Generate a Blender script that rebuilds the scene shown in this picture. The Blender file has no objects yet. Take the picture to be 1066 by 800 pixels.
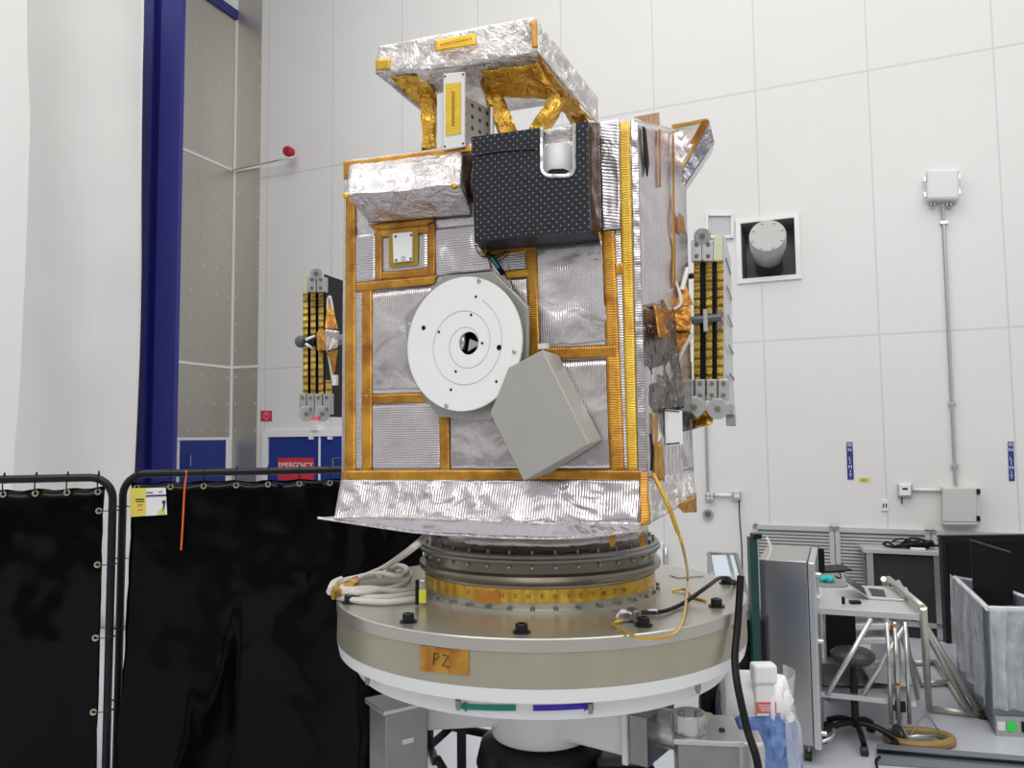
import bpy, bmesh, math, random
from mathutils import Vector as V, Matrix, noise
random.seed(7)
PI = math.pi
SC = bpy.context.scene
COL = SC.collection
# ------------------------------------------------------------------ camera
H = 2.1; FPX = 800.0
cam = bpy.data.cameras.new('camera'); camo = bpy.data.objects.new('camera', cam); COL.objects.link(camo)
cam.sensor_width = 36; cam.lens = 36*FPX/1066; cam.clip_end = 200
RM = Matrix.Rotation(math.radians(94), 3, 'X') @ Matrix.Rotation(math.radians(-0.6), 3, 'Z')
camo.matrix_world = Matrix.Translation((0, 0, H)) @ RM.to_4x4()
SC.camera = camo
O = V((0, 0, H))
def ray(px, py): return (RM @ V(((px-533)/FPX, (400-py)/FPX, -1)))
def hit(px, py, p, n):
    d = ray(px, py); return O + d*((p-O).dot(n)/d.dot(n))
def G(px, py, z=0): return hit(px, py, V((0, 0, z)), V((0, 0, 1)))
def D(px, py, Y): return hit(px, py, V((0, Y, 0)), V((0, 1, 0)))
def ang(a): a = math.radians(a); return V((math.cos(a), -math.sin(a), 0)), V((-math.sin(a), -math.cos(a), 0))
UP = V((0, 0, 1))
# satellite front plane
TF, NF = ang(20)
FP0 = D(500, 320, 2.9)
def F(px, py, off=0.0): return hit(px, py, FP0+NF*off, NF)
SD = V((math.sin(math.radians(37)), math.cos(math.radians(37)), 0)); SN = V((SD.y, -SD.x, 0))
SP0 = F(660, 320)
def S(px, py, off=0.0): return hit(px, py, SP0+SN*off, SN)
# walls
TW, NW = ang(23); WP = V((0, 10.2, 0))
def W(px, py, off=0.0): return hit(px, py, WP+NW*off, NW)
CW = WP + TW*(-4.81)
def L(px, py, off=0.0): return hit(px, py, CW+TW*off, TW)
# ------------------------------------------------------------------ materials
def newmat(name):
    m = bpy.data.materials.new(name); m.use_nodes = True
    return m, m.node_tree, m.node_tree.nodes['Principled BSDF']
def col(c): return (c[0], c[1], c[2], 1)
def simple(name, c, rough=.5, metal=0., spec=.5, bump=0., bscale=40, var=0., coat=0., alpha=1., trans=0.):
    m, nt, b = newmat(name)
    b.inputs['Base Color'].default_value = col(c); b.inputs['Roughness'].default_value = rough
    b.inputs['Metallic'].default_value = metal; b.inputs['Specular IOR Level'].default_value = spec
    b.inputs['Coat Weight'].default_value = coat; b.inputs['Alpha'].default_value = alpha
    b.inputs['Transmission Weight'].default_value = trans
    tc = nt.nodes.new('ShaderNodeTexCoord')
    n = nt.nodes.new('ShaderNodeTexNoise'); n.inputs['Scale'].default_value = bscale; n.inputs['Detail'].default_value = 4
    nt.links.new(tc.outputs['Object'], n.inputs['Vector'])
    if bump:
        bp = nt.nodes.new('ShaderNodeBump'); bp.inputs['Strength'].default_value = bump; bp.inputs['Distance'].default_value = .01
        nt.links.new(n.outputs['Fac'], bp.inputs['Height']); nt.links.new(bp.outputs['Normal'], b.inputs['Normal'])
    if var:
        r = nt.nodes.new('ShaderNodeMix'); r.data_type = 'RGBA'
        r.inputs[6].default_value = col([x*(1-var) for x in c]); r.inputs[7].default_value = col([min(1, x*(1+var)) for x in c])
        nt.links.new(n.outputs['Fac'], r.inputs[0]); nt.links.new(r.outputs[2], b.inputs['Base Color'])
    return m
def mth(nt, op, a, b=None, c=None):
    n = nt.nodes.new('ShaderNodeMath'); n.operation = op
    for i, x in enumerate((a, b, c)):
        if x is None: continue
        if hasattr(x, 'links') or hasattr(x, 'is_linked'): nt.links.new(x, n.inputs[i])
        else: n.inputs[i].default_value = x
    return n.outputs[0]
def dotc(nt, vec, d):
    n = nt.nodes.new('ShaderNodeVectorMath'); n.operation = 'DOT_PRODUCT'
    nt.links.new(vec, n.inputs[0]); n.inputs[1].default_value = tuple(d); return n.outputs['Value']
def ntex(nt, vec, sc, detail=3, dist=0., rough=.5):
    n = nt.nodes.new('ShaderNodeTexNoise'); n.inputs['Scale'].default_value = sc; n.inputs['Detail'].default_value = detail
    n.inputs['Distortion'].default_value = dist; n.inputs['Roughness'].default_value = rough
    nt.links.new(vec, n.inputs['Vector']); return n.outputs['Fac']
def foil(name, d, c=(.80, .755, .77), period=.0092, pleat=.75, wrinkle=.2, rough=.25, wscale=7, c2=None, metal=.9):
    """metallised blanket: fine pleats running across direction d, plus soft crumples"""
    m, nt, b = newmat(name)
    b.inputs['Metallic'].default_value = metal; b.inputs['Roughness'].default_value = rough
    tc = nt.nodes.new('ShaderNodeTexCoord'); v = tc.outputs['Object']
    s = dotc(nt, v, d)
    wob = ntex(nt, v, 9, 2)
    s2 = mth(nt, 'MULTIPLY_ADD', wob, .007, s)
    ph = mth(nt, 'MULTIPLY', s2, PI/period)
    sn = mth(nt, 'POWER', mth(nt, 'ABSOLUTE', mth(nt, 'SINE', ph)), .6)
    low = ntex(nt, v, 5, 2, .8)
    amp = mth(nt, 'MULTIPLY_ADD', low, 1.6, -.3)
    h1 = mth(nt, 'MULTIPLY', sn, amp)
    bp = nt.nodes.new('ShaderNodeBump'); bp.inputs['Strength'].default_value = pleat; bp.inputs['Distance'].default_value = period*.25
    nt.links.new(h1, bp.inputs['Height'])
    w = ntex(nt, v, wscale, 5 if wscale > 15 or wrinkle > .6 else 2, 1.2, .6 if wrinkle > .6 else .45)
    bp2 = nt.nodes.new('ShaderNodeBump'); bp2.inputs['Strength'].default_value = wrinkle; bp2.inputs['Distance'].default_value = .03
    nt.links.new(w, bp2.inputs['Height']); nt.links.new(bp.outputs['Normal'], bp2.inputs['Normal'])
    nt.links.new(bp2.outputs['Normal'], b.inputs['Normal'])
    cc = nt.nodes.new('ShaderNodeMix'); cc.data_type = 'RGBA'
    cc.inputs[6].default_value = col(c); cc.inputs[7].default_value = col(c2 if c2 else [x*.9 for x in c])
    nt.links.new(w, cc.inputs[0]); nt.links.new(cc.outputs[2], b.inputs['Base Color'])
    return m
def tapemat(name, d, ca=(.34, .12, .012), cb=(.74, .38, .04), metal=.55, rough=.32, per=.0085, bs=.35):
    m, nt, b = newmat(name)
    b.inputs['Metallic'].default_value = metal; b.inputs['Roughness'].default_value = rough
    b.inputs['Coat Weight'].default_value = .35; b.inputs['Coat Roughness'].default_value = .2
    tc = nt.nodes.new('ShaderNodeTexCoord'); v = tc.outputs['Object']
    s = dotc(nt, v, d); sn = mth(nt, 'SINE', mth(nt, 'MULTIPLY', mth(nt, 'MULTIPLY_ADD', ntex(nt, v, 20, 2), .01, s), 2*PI/per))
    w = ntex(nt, v, 26, 5, .6, .65)
    bp = nt.nodes.new('ShaderNodeBump'); bp.inputs['Strength'].default_value = bs; bp.inputs['Distance'].default_value = per*.24
    nt.links.new(mth(nt, 'MULTIPLY_ADD', w, 2.5, sn), bp.inputs['Height']); nt.links.new(bp.outputs['Normal'], b.inputs['Normal'])
    r = nt.nodes.new('ShaderNodeMix'); r.data_type = 'RGBA'
    r.inputs[6].default_value = col(ca); r.inputs[7].default_value = col(cb)
    f = mth(nt, 'MULTIPLY_ADD', ntex(nt, v, 9, 4, .5), 2.6, -.8)
    cl = nt.nodes.new('ShaderNodeClamp'); nt.links.new(f, cl.inputs[0]); nt.links.new(cl.outputs[0], r.inputs[0])
    nt.links.new(r.outputs[2], b.inputs['Base Color'])
    return m
FOILV = foil('foil_vertical_pleats', TF)
FOILH = foil('foil_horizontal_pleats', UP)
FOILS = foil('foil_side', SD*1.0+UP*.25, pleat=.25, wrinkle=.3, period=.014, wscale=5)
FOILC = foil('foil_crumpled', TF+UP*.4, pleat=.25, wrinkle=1., rough=.25, wscale=16, c=(.84, .81, .79))
FOILP = foil('foil_plain', TF, pleat=.15, wrinkle=.4, rough=.3, wscale=10, c=(.80, .79, .77))
FOILSK = foil('foil_skirt', TF, c=(.68, .64, .66), pleat=.9, wrinkle=.45, wscale=8, period=.010)
FOILFL = foil('foil_flap', TF, pleat=.3, wrinkle=.5, wscale=9, c=(.78, .72, .74))
FOILD = foil('foil_dark_creased', SD+UP*.2, pleat=.7, wrinkle=1., period=.03, wscale=8, c=(.30, .27, .26), rough=.2)
TAPEV = tapemat('amber_tape_vertical', UP)
TAPEH = tapemat('amber_tape_horizontal', TF)
GOLDT = tapemat('golden_tape', UP, ca=(.62, .33, .03), cb=(.86, .56, .07))
GOLDE = tapemat('golden_edge_wrap', UP, ca=(.30, .16, .02), cb=(.80, .56, .09), per=.035, bs=1., rough=.25)
GOLDF = foil('gold_film', TF+UP, c=(.98, .66, .12), c2=(.42, .16, .02), pleat=.1, wrinkle=1., rough=.2, wscale=13)
COPPER = foil('copper_film', TF+UP*.7, c=(.85, .45, .10), c2=(.35, .12, .02), pleat=.1, wrinkle=.8, rough=.22, wscale=18)
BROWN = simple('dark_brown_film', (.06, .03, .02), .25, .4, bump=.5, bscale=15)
WHITE = simple('white_paint', (.82, .82, .81), .35)
WHITEP = simple('white_thermal_paint', (.90, .90, .89), .5, bump=.05)
OFFW = simple('offwhite_enclosure', (.72, .73, .74), .4)
GREYBOX = simple('warm_grey_paint', (.43, .42, .385), .45, .25, var=.06, bscale=6)
STEEL = simple('brushed_steel', (.56, .55, .53), .27, .9, var=.04, bscale=5)
STEELD = simple('dark_steel', (.30, .29, .27), .35, .85, var=.15, bscale=14)
ALU = simple('aluminium', (.62, .62, .63), .32, .85)
ALUM = simple('matte_aluminium_bracket', (.50, .50, .49), .45, .7, var=.2, bscale=60)
DRUM = simple('machined_drum', (.45, .42, .32), .36, .65, var=.12, bscale=7, bump=.03)
PLATE = simple('machined_plate', (.54, .52, .46), .3, .75, var=.08, bscale=5)
BLACK = simple('black_plastic', (.006, .006, .007), .4, spec=.25)
BLKM = simple('black_metal', (.010, .010, .012), .35, spec=.3)
RUB = simple('black_rubber', (.015, .015, .015), .6)
VINYL = simple('black_vinyl', (.0015, .0015, .002), .14, spec=.16, bump=.25, bscale=3)
CELLS = simple('dark_solar_cells', (.008, .007, .008), .25, spec=.2)
BLUE = simple('blue_paint', (.022, .024, .20), .45)
BLUED = simple('blue_door_paint', (.012, .035, .22), .4)
GREEN = simple('dark_green_paint', (.005, .05, .045), .4)
RED = simple('red_paint', (.42, .01, .03), .4)
REDS = simple('red_sign', (.60, .03, .05), .5)
CLOTH = simple('white_tarpaulin', (.63, .625, .615), .6, bump=.6, bscale=2.2)
CABW = simple('white_cable_wrap', (.68, .65, .60), .6, bump=.3, bscale=50)
YEL = simple('yellow_paint', (.75, .72, .05), .5)
TAN = simple('tan_rubber', (.30, .20, .065), .5)
ORAN = simple('orange_zip_tie', (.8, .15, .02), .4)
LOUV = simple('grey_louvre', (.56, .57, .58), .4, .3)
LAM = simple('grey_laminate', (.50, .50, .51), .35, .2)
CHAR = simple('charcoal_panel', (.032, .034, .038), .5, spec=.25)
PINK = simple('pink_tag', (.75, .12, .15), .5)
TEAL = simple('teal_cloth', (.02, .42, .45), .6, bump=.5, bscale=60)
BOXG = simple('grey_cabinet_paint', (.56, .57, .55), .45)
BLUEB = simple('blue_plastic_bag', (.14, .24, .60), .25, trans=.1, bump=1., bscale=22, var=.9)
GRTOTE = simple('grey_tote', (.16, .18, .22), .4, var=.15, bscale=8)
GREENS = simple('green_sticker', (.05, .65, .08), .5)
SIGNY = simple('yellow_card', (.72, .62, .10), .5)
SIGNW = simple('white_card', (.80, .80, .82), .5)
NAVY = simple('navy_print', (.02, .03, .22), .5)
GRT = simple('green_tape', (.01, .25, .16), .5)
BLT = simple('blue_tape', (.05, .02, .45), .5)
SCREEN = simple('black_display_glass', (.003, .003, .004), .12, spec=.2)
INK = simple('black_ink', (.03, .02, .01), .6)
GREYP = simple('grey_paper_bag', (.45, .45, .43), .6, bump=.5)
def filmmat():
    m, nt, b = newmat('clear_plastic_film')
    b.inputs['Base Color'].default_value = (.80, .82, .86, 1); b.inputs['Roughness'].default_value = .25
    tc = nt.nodes.new('ShaderNodeTexCoord'); mp = nt.nodes.new('ShaderNodeMapping'); mp.inputs['Scale'].default_value = (1, 1, .22); nt.links.new(tc.outputs['Object'], mp.inputs[0]); w = ntex(nt, mp.outputs[0], 8, 3, .6)
    a = mth(nt, 'MULTIPLY_ADD', w, .75, -.12); nt.links.new(a, b.inputs['Alpha'])
    bp = nt.nodes.new('ShaderNodeBump'); bp.inputs['Strength'].default_value = .8; bp.inputs['Distance'].default_value = .05
    nt.links.new(w, bp.inputs['Height']); nt.links.new(bp.outputs['Normal'], b.inputs['Normal'])
    return m
FILM = filmmat()
def dotmat():
    m, nt, b = newmat('black_film_white_dots'); b.inputs['Specular IOR Level'].default_value = .3
    b.inputs['Roughness'].default_value = .45
    tc = nt.nodes.new('ShaderNodeTexCoord'); v = tc.outputs['Object']
    sp = .0285
    def dots(off):
        a = mth(nt, 'FRACT', mth(nt, 'MULTIPLY_ADD', dotc(nt, v, TF), 1/sp, 50+off))
        c = mth(nt, 'FRACT', mth(nt, 'MULTIPLY_ADD', dotc(nt, v, UP), 1/sp, 50+off))
        a = mth(nt, 'SUBTRACT', a, .5); c = mth(nt, 'SUBTRACT', c, .5)
        r = mth(nt, 'SQRT', mth(nt, 'ADD', mth(nt, 'MULTIPLY', a, a), mth(nt, 'MULTIPLY', c, c)))
        return mth(nt, 'LESS_THAN', r, .085)
    k = mth(nt, 'MAXIMUM', dots(0), dots(.5))
    r = nt.nodes.new('ShaderNodeMix'); r.data_type = 'RGBA'
    r.inputs[6].default_value = (.017, .018, .025, 1); r.inputs[7].default_value = (.33, .34, .37, 1)
    nt.links.new(k, r.inputs[0]); nt.links.new(r.outputs[2], b.inputs['Base Color'])
    n = ntex(nt, v, 8, 3, .5); bp = nt.nodes.new('ShaderNodeBump'); bp.inputs['Strength'].default_value = .25; bp.inputs['Distance'].default_value = .02
    nt.links.new(n, bp.inputs['Height']); nt.links.new(bp.outputs['Normal'], b.inputs['Normal'])
    return m
DOTS = dotmat()
def dimplemat():
    m, nt, b = newmat('dimpled_grey_plate')
    b.inputs['Roughness'].default_value = .4; b.inputs['Metallic'].default_value = .5
    tc = nt.nodes.new('ShaderNodeTexCoord'); v = tc.outputs['Object']
    a = mth(nt, 'SUBTRACT', mth(nt, 'FRACT', mth(nt, 'MULTIPLY_ADD', dotc(nt, v, SD), 22, 50)), .5)
    c = mth(nt, 'SUBTRACT', mth(nt, 'FRACT', mth(nt, 'MULTIPLY_ADD', dotc(nt, v, UP), 22, 50)), .5)
    r = mth(nt, 'SQRT', mth(nt, 'ADD', mth(nt, 'MULTIPLY', a, a), mth(nt, 'MULTIPLY', c, c)))
    k = mth(nt, 'LESS_THAN', r, .2)
    x = nt.nodes.new('ShaderNodeMix'); x.data_type = 'RGBA'
    x.inputs[6].default_value = (.5, .5, .48, 1); x.inputs[7].default_value = (.08, .08, .08, 1)
    nt.links.new(k, x.inputs[0]); nt.links.new(x.outputs[2], b.inputs['Base Color'])
    return m
DIMPLE = dimplemat()
def wallmat():
    m, nt, b = newmat('white_wall_panels')
    b.inputs['Roughness'].default_value = .38
    g = nt.nodes.new('ShaderNodeNewGeometry'); v = g.outputs['Position']
    s = dotc(nt, v, TW); s0 = WP.dot(TW)+1.985
    a = mth(nt, 'ABSOLUTE', mth(nt, 'SUBTRACT', mth(nt, 'FRACT', mth(nt, 'MULTIPLY_ADD', s, 1/1.224, -s0/1.224+20.5)), .5))
    kv = mth(nt, 'LESS_THAN', a, .0075)
    z = dotc(nt, v, UP)
    z1 = W(800, 355).z; z2 = W(800, 92).z
    c1 = mth(nt, 'LESS_THAN', mth(nt, 'ABSOLUTE', mth(nt, 'SUBTRACT', z, z1)), .011)
    c2 = mth(nt, 'LESS_THAN', mth(nt, 'ABSOLUTE', mth(nt, 'SUBTRACT', z, z2)), .013)
    k = mth(nt, 'MAXIMUM', kv, mth(nt, 'MAXIMUM', c1, c2))
    k = mth(nt, 'MULTIPLY', k, .4)
    n = ntex(nt, v, 1.2, 4)
    base = nt.nodes.new('ShaderNodeMix'); base.data_type = 'RGBA'
    base.inputs[6].default_value = (.715, .71, .695, 1); base.inputs[7].default_value = (.765, .76, .748, 1); nt.links.new(n, base.inputs[0])
    x = nt.nodes.new('ShaderNodeMix'); x.data_type = 'RGBA'
    nt.links.new(base.outputs[2], x.inputs[6]); x.inputs[7].default_value = (.42, .43, .46, 1)
    nt.links.new(k, x.inputs[0]); nt.links.new(x.outputs[2], b.inputs['Base Color'])
    return m
WALLM = wallmat()
SHEET = simple('stainless_wall_sheet', (.52, .50, .455), .42, .75, var=.04, bscale=3)
FLOORM = simple('glossy_floor', (.50, .52, .56), .22, var=.05, bscale=2)
# ------------------------------------------------------------------ mesh builder
class MB:
    def __init__(s): s.v = []; s.f = []; s.sm = []
    def add(s, vs, fs, smooth=False):
        k = len(s.v); s.v += [V(x) for x in vs]
        for f in fs: s.f.append([i+k for i in f]); s.sm.append(smooth)
        return s
    def box(s, c, sz, ax=None):
        c = V(c); ax = ax or (V((1, 0, 0)), V((0, 1, 0)), UP)
        vs = [c+ax[0]*(sz[0]*i/2)+ax[1]*(sz[1]*j/2)+ax[2]*(sz[2]*k/2) for i in (-1, 1) for j in (-1, 1) for k in (-1, 1)]
        return s.add(vs, [(0, 1, 3, 2), (4, 6, 7, 5), (0, 4, 5, 1), (2, 3, 7, 6), (0, 2, 6, 4), (1, 5, 7, 3)])
    def hexa(s, a, b):
        """a, b: two matching polygons (front, back)"""
        n = len(a)
        return s.add(list(a)+list(b), [tuple(range(n)), tuple(range(2*n-1, n-1, -1))]+[(i, i+n, (i+1) % n+n, (i+1) % n) for i in range(n)])
    def prism(s, poly, vec): return s.hexa(poly, [V(p)+V(vec) for p in poly])
    def cyl(s, a, b, r, n=16, r2=None, smooth=True):
        return s.lathe(a, (V(b)-V(a)), [(0, 0), (r, 0), (r2 if r2 is not None else r, (V(b)-V(a)).length), (0, (V(b)-V(a)).length)], n, smooth)
    def lathe(s, o, axis, prof, n=32, smooth=True, a0=0, a1=2*PI):
        o = V(o); ax = V(axis).normalized()
        u = ax.orthogonal().normalized(); w = ax.cross(u)
        k = len(s.v); m = len(prof); full = abs(a1-a0-2*PI) < 1e-6
        nn = n if full else n+1
        for i in range(nn):
            t = a0+(a1-a0)*i/n
            for r, h in prof: s.v.append(o+ax*h+(u*math.cos(t)+w*math.sin(t))*r)
        for i in range(n):
            for j in range(m-1):
                p = k+i*m+j; q = k+((i+1) % nn)*m+j
                if prof[j][0] == 0 and prof[j+1][0] == 0: continue
                if prof[j][0] == 0: f = [p, q+1, p+1]
                elif prof[j+1][0] == 0: f = [p, q, p+1]
                else: f = [p, q, q+1, p+1]
                s.f.append(f); s.sm.append(smooth and prof[j][0] != 0 and prof[j+1][0] != 0)
        return s
    def tube(s, pts, r, n=8, sub=6, smooth=True):
        pts = [V(p) for p in pts]
        if sub > 1 and len(pts) > 2:
            q = [pts[0]*2-pts[1]]+pts+[pts[-1]*2-pts[-2]]; out = []
            for i in range(1, len(q)-2):
                for j in range(sub):
                    t = j/sub
                    out.append(.5*((2*q[i])+(q[i+1]-q[i-1])*t+(2*q[i-1]-5*q[i]+4*q[i+1]-q[i+2])*t*t+(3*q[i]-q[i-1]-3*q[i+1]+q[i+2])*t**3))
            out.append(pts[-1]); pts = out
        k = len(s.v); u = None
        for i, p in enumerate(pts):
            d = (pts[min(i+1, len(pts)-1)]-pts[max(i-1, 0)]).normalized()
            if u is None: u = d.orthogonal().normalized()
            u = (u-d*u.dot(d)).normalized(); w = d.cross(u)
            for j in range(n):
                t = 2*PI*j/n; s.v.append(p+(u*math.cos(t)+w*math.sin(t))*r)
        for i in range(len(pts)-1):
            for j in range(n):
                s.f.append([k+i*n+j, k+i*n+(j+1) % n, k+(i+1)*n+(j+1) % n, k+(i+1)*n+j]); s.sm.append(smooth)
        s.f.append([k+j for j in range(n)][::-1]); s.sm.append(False)
        s.f.append([k+(len(pts)-1)*n+j for j in range(n)]); s.sm.append(False)
        return s
    def grid(s, rows, nu=24, nv=6, amp=0., fr=8., seed=0., edge=True):
        """rows: list of rows of points; linearly resampled, then crumpled"""
        def lerp(row, t):
            x = t*(len(row)-1); i = min(int(x), len(row)-2); return row[i].lerp(row[i+1], x-i)
        rr = [[lerp([V(p) for p in r], i/nu) for i in range(nu+1)] for r in rows]
        full = []
        for a in range(len(rr)-1):
            for j in range(nv):
                full.append([rr[a][i].lerp(rr[a+1][i], j/nv) for i in range(nu+1)])
        full.append(rr[-1])
        k = len(s.v)
        for j, r in enumerate(full):
            for i, p in enumerate(r):
                e = 1.
                if edge: e = min(1., .15+min(i, nu-i, j, len(full)-1-j)/2)
                if amp: p = p+noise.noise_vector(p*fr+V((seed, 0, 0)))*amp*e+noise.noise_vector(p*fr*3.1+V((seed, 5, 0)))*amp*.45*e
                s.v.append(p)
        w = nu+1
        for j in range(len(full)-1):
            for i in range(nu): s.f.append([k+j*w+i, k+j*w+i+1, k+(j+1)*w+i+1, k+(j+1)*w+i]); s.sm.append(True)
        return s
    def frustum_ring(s, o, ax, pts): pass
    def build(s, name, mat, parent=None, solid=0., bevel=0., loc=None):
        if parent is not None:
            org = V(parent.get('_o', (0, 0, 0)))
        elif loc is not None: org = V(loc)
        else:
            xs = [v.x for v in s.v]; ys = [v.y for v in s.v]; zs = [v.z for v in s.v]
            org = V(((min(xs)+max(xs))/2, (min(ys)+max(ys))/2, min(zs)))
        me = bpy.data.meshes.new(name); me.from_pydata([v-org for v in s.v], [], s.f); me.update()
        me.polygons.foreach_set('use_smooth', s.sm)
        bm = bmesh.new(); bm.from_mesh(me)
        if not solid: bmesh.ops.recalc_face_normals(bm, faces=bm.faces)
        for ed_ in bm.edges:
            if len(ed_.link_faces) == 2 and ed_.calc_face_angle(0) > .6: ed_.smooth = False
        bm.to_mesh(me); bm.free()
        me.materials.append(mat)
        o = bpy.data.objects.new(name, me); COL.objects.link(o)
        if parent is not None: o.parent = parent; o['_o'] = list(org)
        else: o.location = org; o['_o'] = list(org)
        if solid:
            md = o.modifiers.new('thickness', 'SOLIDIFY'); md.thickness = solid; md.offset = 0
        if bevel:
            md = o.modifiers.new('bevel', 'BEVEL'); md.width = bevel; md.segments = 2; md.limit_method = 'ANGLE'
        return o
def thing(name, label, cat, loc, group=None):
    o = bpy.data.objects.new(name, None); COL.objects.link(o); o.location = V(loc); o['_o'] = list(V(loc))
    o['label'] = label; o['category'] = cat
    if group: o['group'] = group
    o.empty_display_size = .1
    return o
def tag(o, label, cat, group=None):
    o['label'] = label; o['category'] = cat
    if group: o['group'] = group
    return o
def struct(name, mb, mat, **k):
    o = mb.build(name, mat, **k); o['kind'] = 'structure'; return o
def text(name, body, size, p, tdir, up, mat, parent, ext=.001, align='CENTER'):
    c = bpy.data.curves.new(name, 'FONT'); c.body = body; c.size = size; c.extrude = ext; c.align_x = align; c.align_y = 'CENTER'
    o = bpy.data.objects.new(name, c); COL.objects.link(o)
    z = V(tdir).cross(V(up)).normalized()
    M = Matrix((V(tdir).normalized(), V(up).normalized(), z)).transposed().to_4x4(); M.translation = V(p)
    dg = bpy.context.evaluated_depsgraph_get(); dg.update()
    me = bpy.data.meshes.new_from_object(o.evaluated_get(dg)); me.name = name
    bpy.data.objects.remove(o); bpy.data.curves.remove(c)
    org = V(parent['_o']); me.transform(Matrix.Translation(-org) @ M)
    me.materials.clear(); me.materials.append(mat)
    q = bpy.data.objects.new(name, me); COL.objects.link(q); q.parent = parent; q['_o'] = list(org)
    return q
def quad(fn, x0, y0, x1, y1, off=0.): return [fn(x0, y0, off), fn(x1, y0, off), fn(x1, y1, off), fn(x0, y1, off)]
# ------------------------------------------------------------------ room
def slab(p, q, r, s_, vec): return MB().prism([p, q, r, s_], vec)
struct('floor', MB().box((1, 5.5, -.05), (26, 21, .1)), FLOORM)
# main wall with the recess opening
def wl(s, z): return WP+TW*s+UP*z
oa = W(771, 231); ob = W(829, 287)
sa = (oa-WP).dot(TW); sb = (ob-WP).dot(TW)
zt = max(oa.z, W(829, 229).z); zb = W(771, 289).z
zt = W(800, 230).z; zb = W(800, 288.5).z
S0, S1, ZT = -4.81, 8.5, 13.
m = MB()
for a, b, c, d in ((S0, sa, 0, ZT), (sb, S1, 0, ZT), (sa, sb, 0, zb), (sa, sb, zt, ZT)):
    m.prism([wl(a, c), wl(b, c), wl(b, d), wl(a, d)], -NW*.04)
back = -NW*.55
m2 = MB()
for a, b, c, d in ((sa, sb, zb, zb), ):
    P = [wl(sa, zb), wl(sb, zb), wl(sb, zt), wl(sa, zt)]; Q = [p+back for p in P]
    for i in range(4): m2.add([P[i], P[(i+1) % 4], Q[(i+1) % 4], Q[i]], [(0, 1, 2, 3)])
    m2.add(Q, [(0, 1, 2, 3)])
struct('wall_back', m, WALLM)
rec = simple('grey_recess_lining', (.30, .31, .31), .5)
struct('trim_1', m2, rec, solid=.004)
fr = MB()
w_ = .055
for a, b, c, d in ((sa-w_, sa, zb-w_, zt+w_), (sb, sb+w_, zb-w_, zt+w_), (sa, sb, zb-w_, zb), (sa, sb, zt, zt+w_)):
    fr.prism([wl(a, c)+NW*.001, wl(b, c)+NW*.001, wl(b, d)+NW*.001, wl(a, d)+NW*.001], NW*.025)
struct('trim_2', fr, WHITE)
# stainless cladding on the back wall beside the corner
a = W(240, 400); b = W(268.2, 400); s_a = (a-WP).dot(TW)-.0; s_b = (b-WP).dot(TW)
struct('trim_3', MB().prism([wl(S0+.005, 0), wl(s_b, 0), wl(s_b, ZT), wl(S0+.005, ZT)], NW*.012), SHEET)
def screws(fn, xs, ys, off, r=.012):
    q = MB()
    for x in xs:
        for y in ys:
            p = fn(x, y, off); q.v  # keep
            n = NW if fn is W else TW
            q.cyl(p, p+n*.008, r, 8)
    return q
# left wall
LC = CW
def lwp(l, z): return LC+NW*l+UP*z
struct('wall_left', MB().prism([lwp(-.05, 0), lwp(11, 0), lwp(11, ZT), lwp(-.05, ZT)], -TW*.05), WHITE)
zd = L(210, 457).z; zbeam = L(243, 20).z
struct('trim_4', MB().prism([lwp(.012, zd), lwp(1.9, zd), lwp(1.9, zbeam), lwp(.012, zbeam)], TW*.012), SHEET)
struct('trim_5', MB().prism([lwp(.012, zbeam), lwp(1.9, zbeam), lwp(1.9, zbeam+.16), lwp(.012, zbeam+.16)], TW*.05), BLUE)
zs1 = L(240, 177).z; zs2 = L(240, 383).z
tr = MB()
for z in (zs1, zs2, zd):
    tr.prism([lwp(.012, z-.018), lwp(1.9, z-.018), lwp(1.9, z+.018), lwp(.012, z+.018)], TW*.022)
    if z != zd: tr.prism([wl(S0+.01, z-.018), wl(s_b, z-.018), wl(s_b, z+.018), wl(S0+.01, z+.018)], NW*.022)
tr.prism([wl(S0+.01, 0), wl(S0+.045, 0), wl(S0+.045, ZT), wl(S0+.01, ZT)], NW*.025)
tr.prism([lwp(.01, 0), lwp(.03, 0), lwp(.03, ZT), lwp(.01, ZT)], TW*.025)
struct('trim_6', tr, WHITE)
sc_ = MB()
for z in [zd+.12+.42*i for i in range(15)]:
    for l in (.10, .36, .62, .86): 
        p = lwp(l, z)+TW*.012; sc_.cyl(p, p+TW*.007, .011, 6)
    for s in (.10, .50):
        p = wl(S0+s, z)+NW*.012; sc_.cyl(p, p+NW*.007, .011, 6)
struct('trim_7', sc_, WHITE)
# blue door in the left wall
dr = struct('door_1', MB().prism([lwp(.12, 0), lwp(1.0, 0), lwp(1.0, zd-.03), lwp(.12, zd-.03)], TW*.03), BLUED)
MB().prism([lwp(.05, 0), lwp(.12, 0), lwp(.12, zd-.02), lwp(.05, zd-.02)], TW*.03).build('door_frame', WHITE, dr)
hp = lwp(.85, zd-.32); MB().box(hp+TW*.05, (.02, .02, .16), (TW, NW, UP)).build('door_hinge', ALU, dr)
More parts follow.
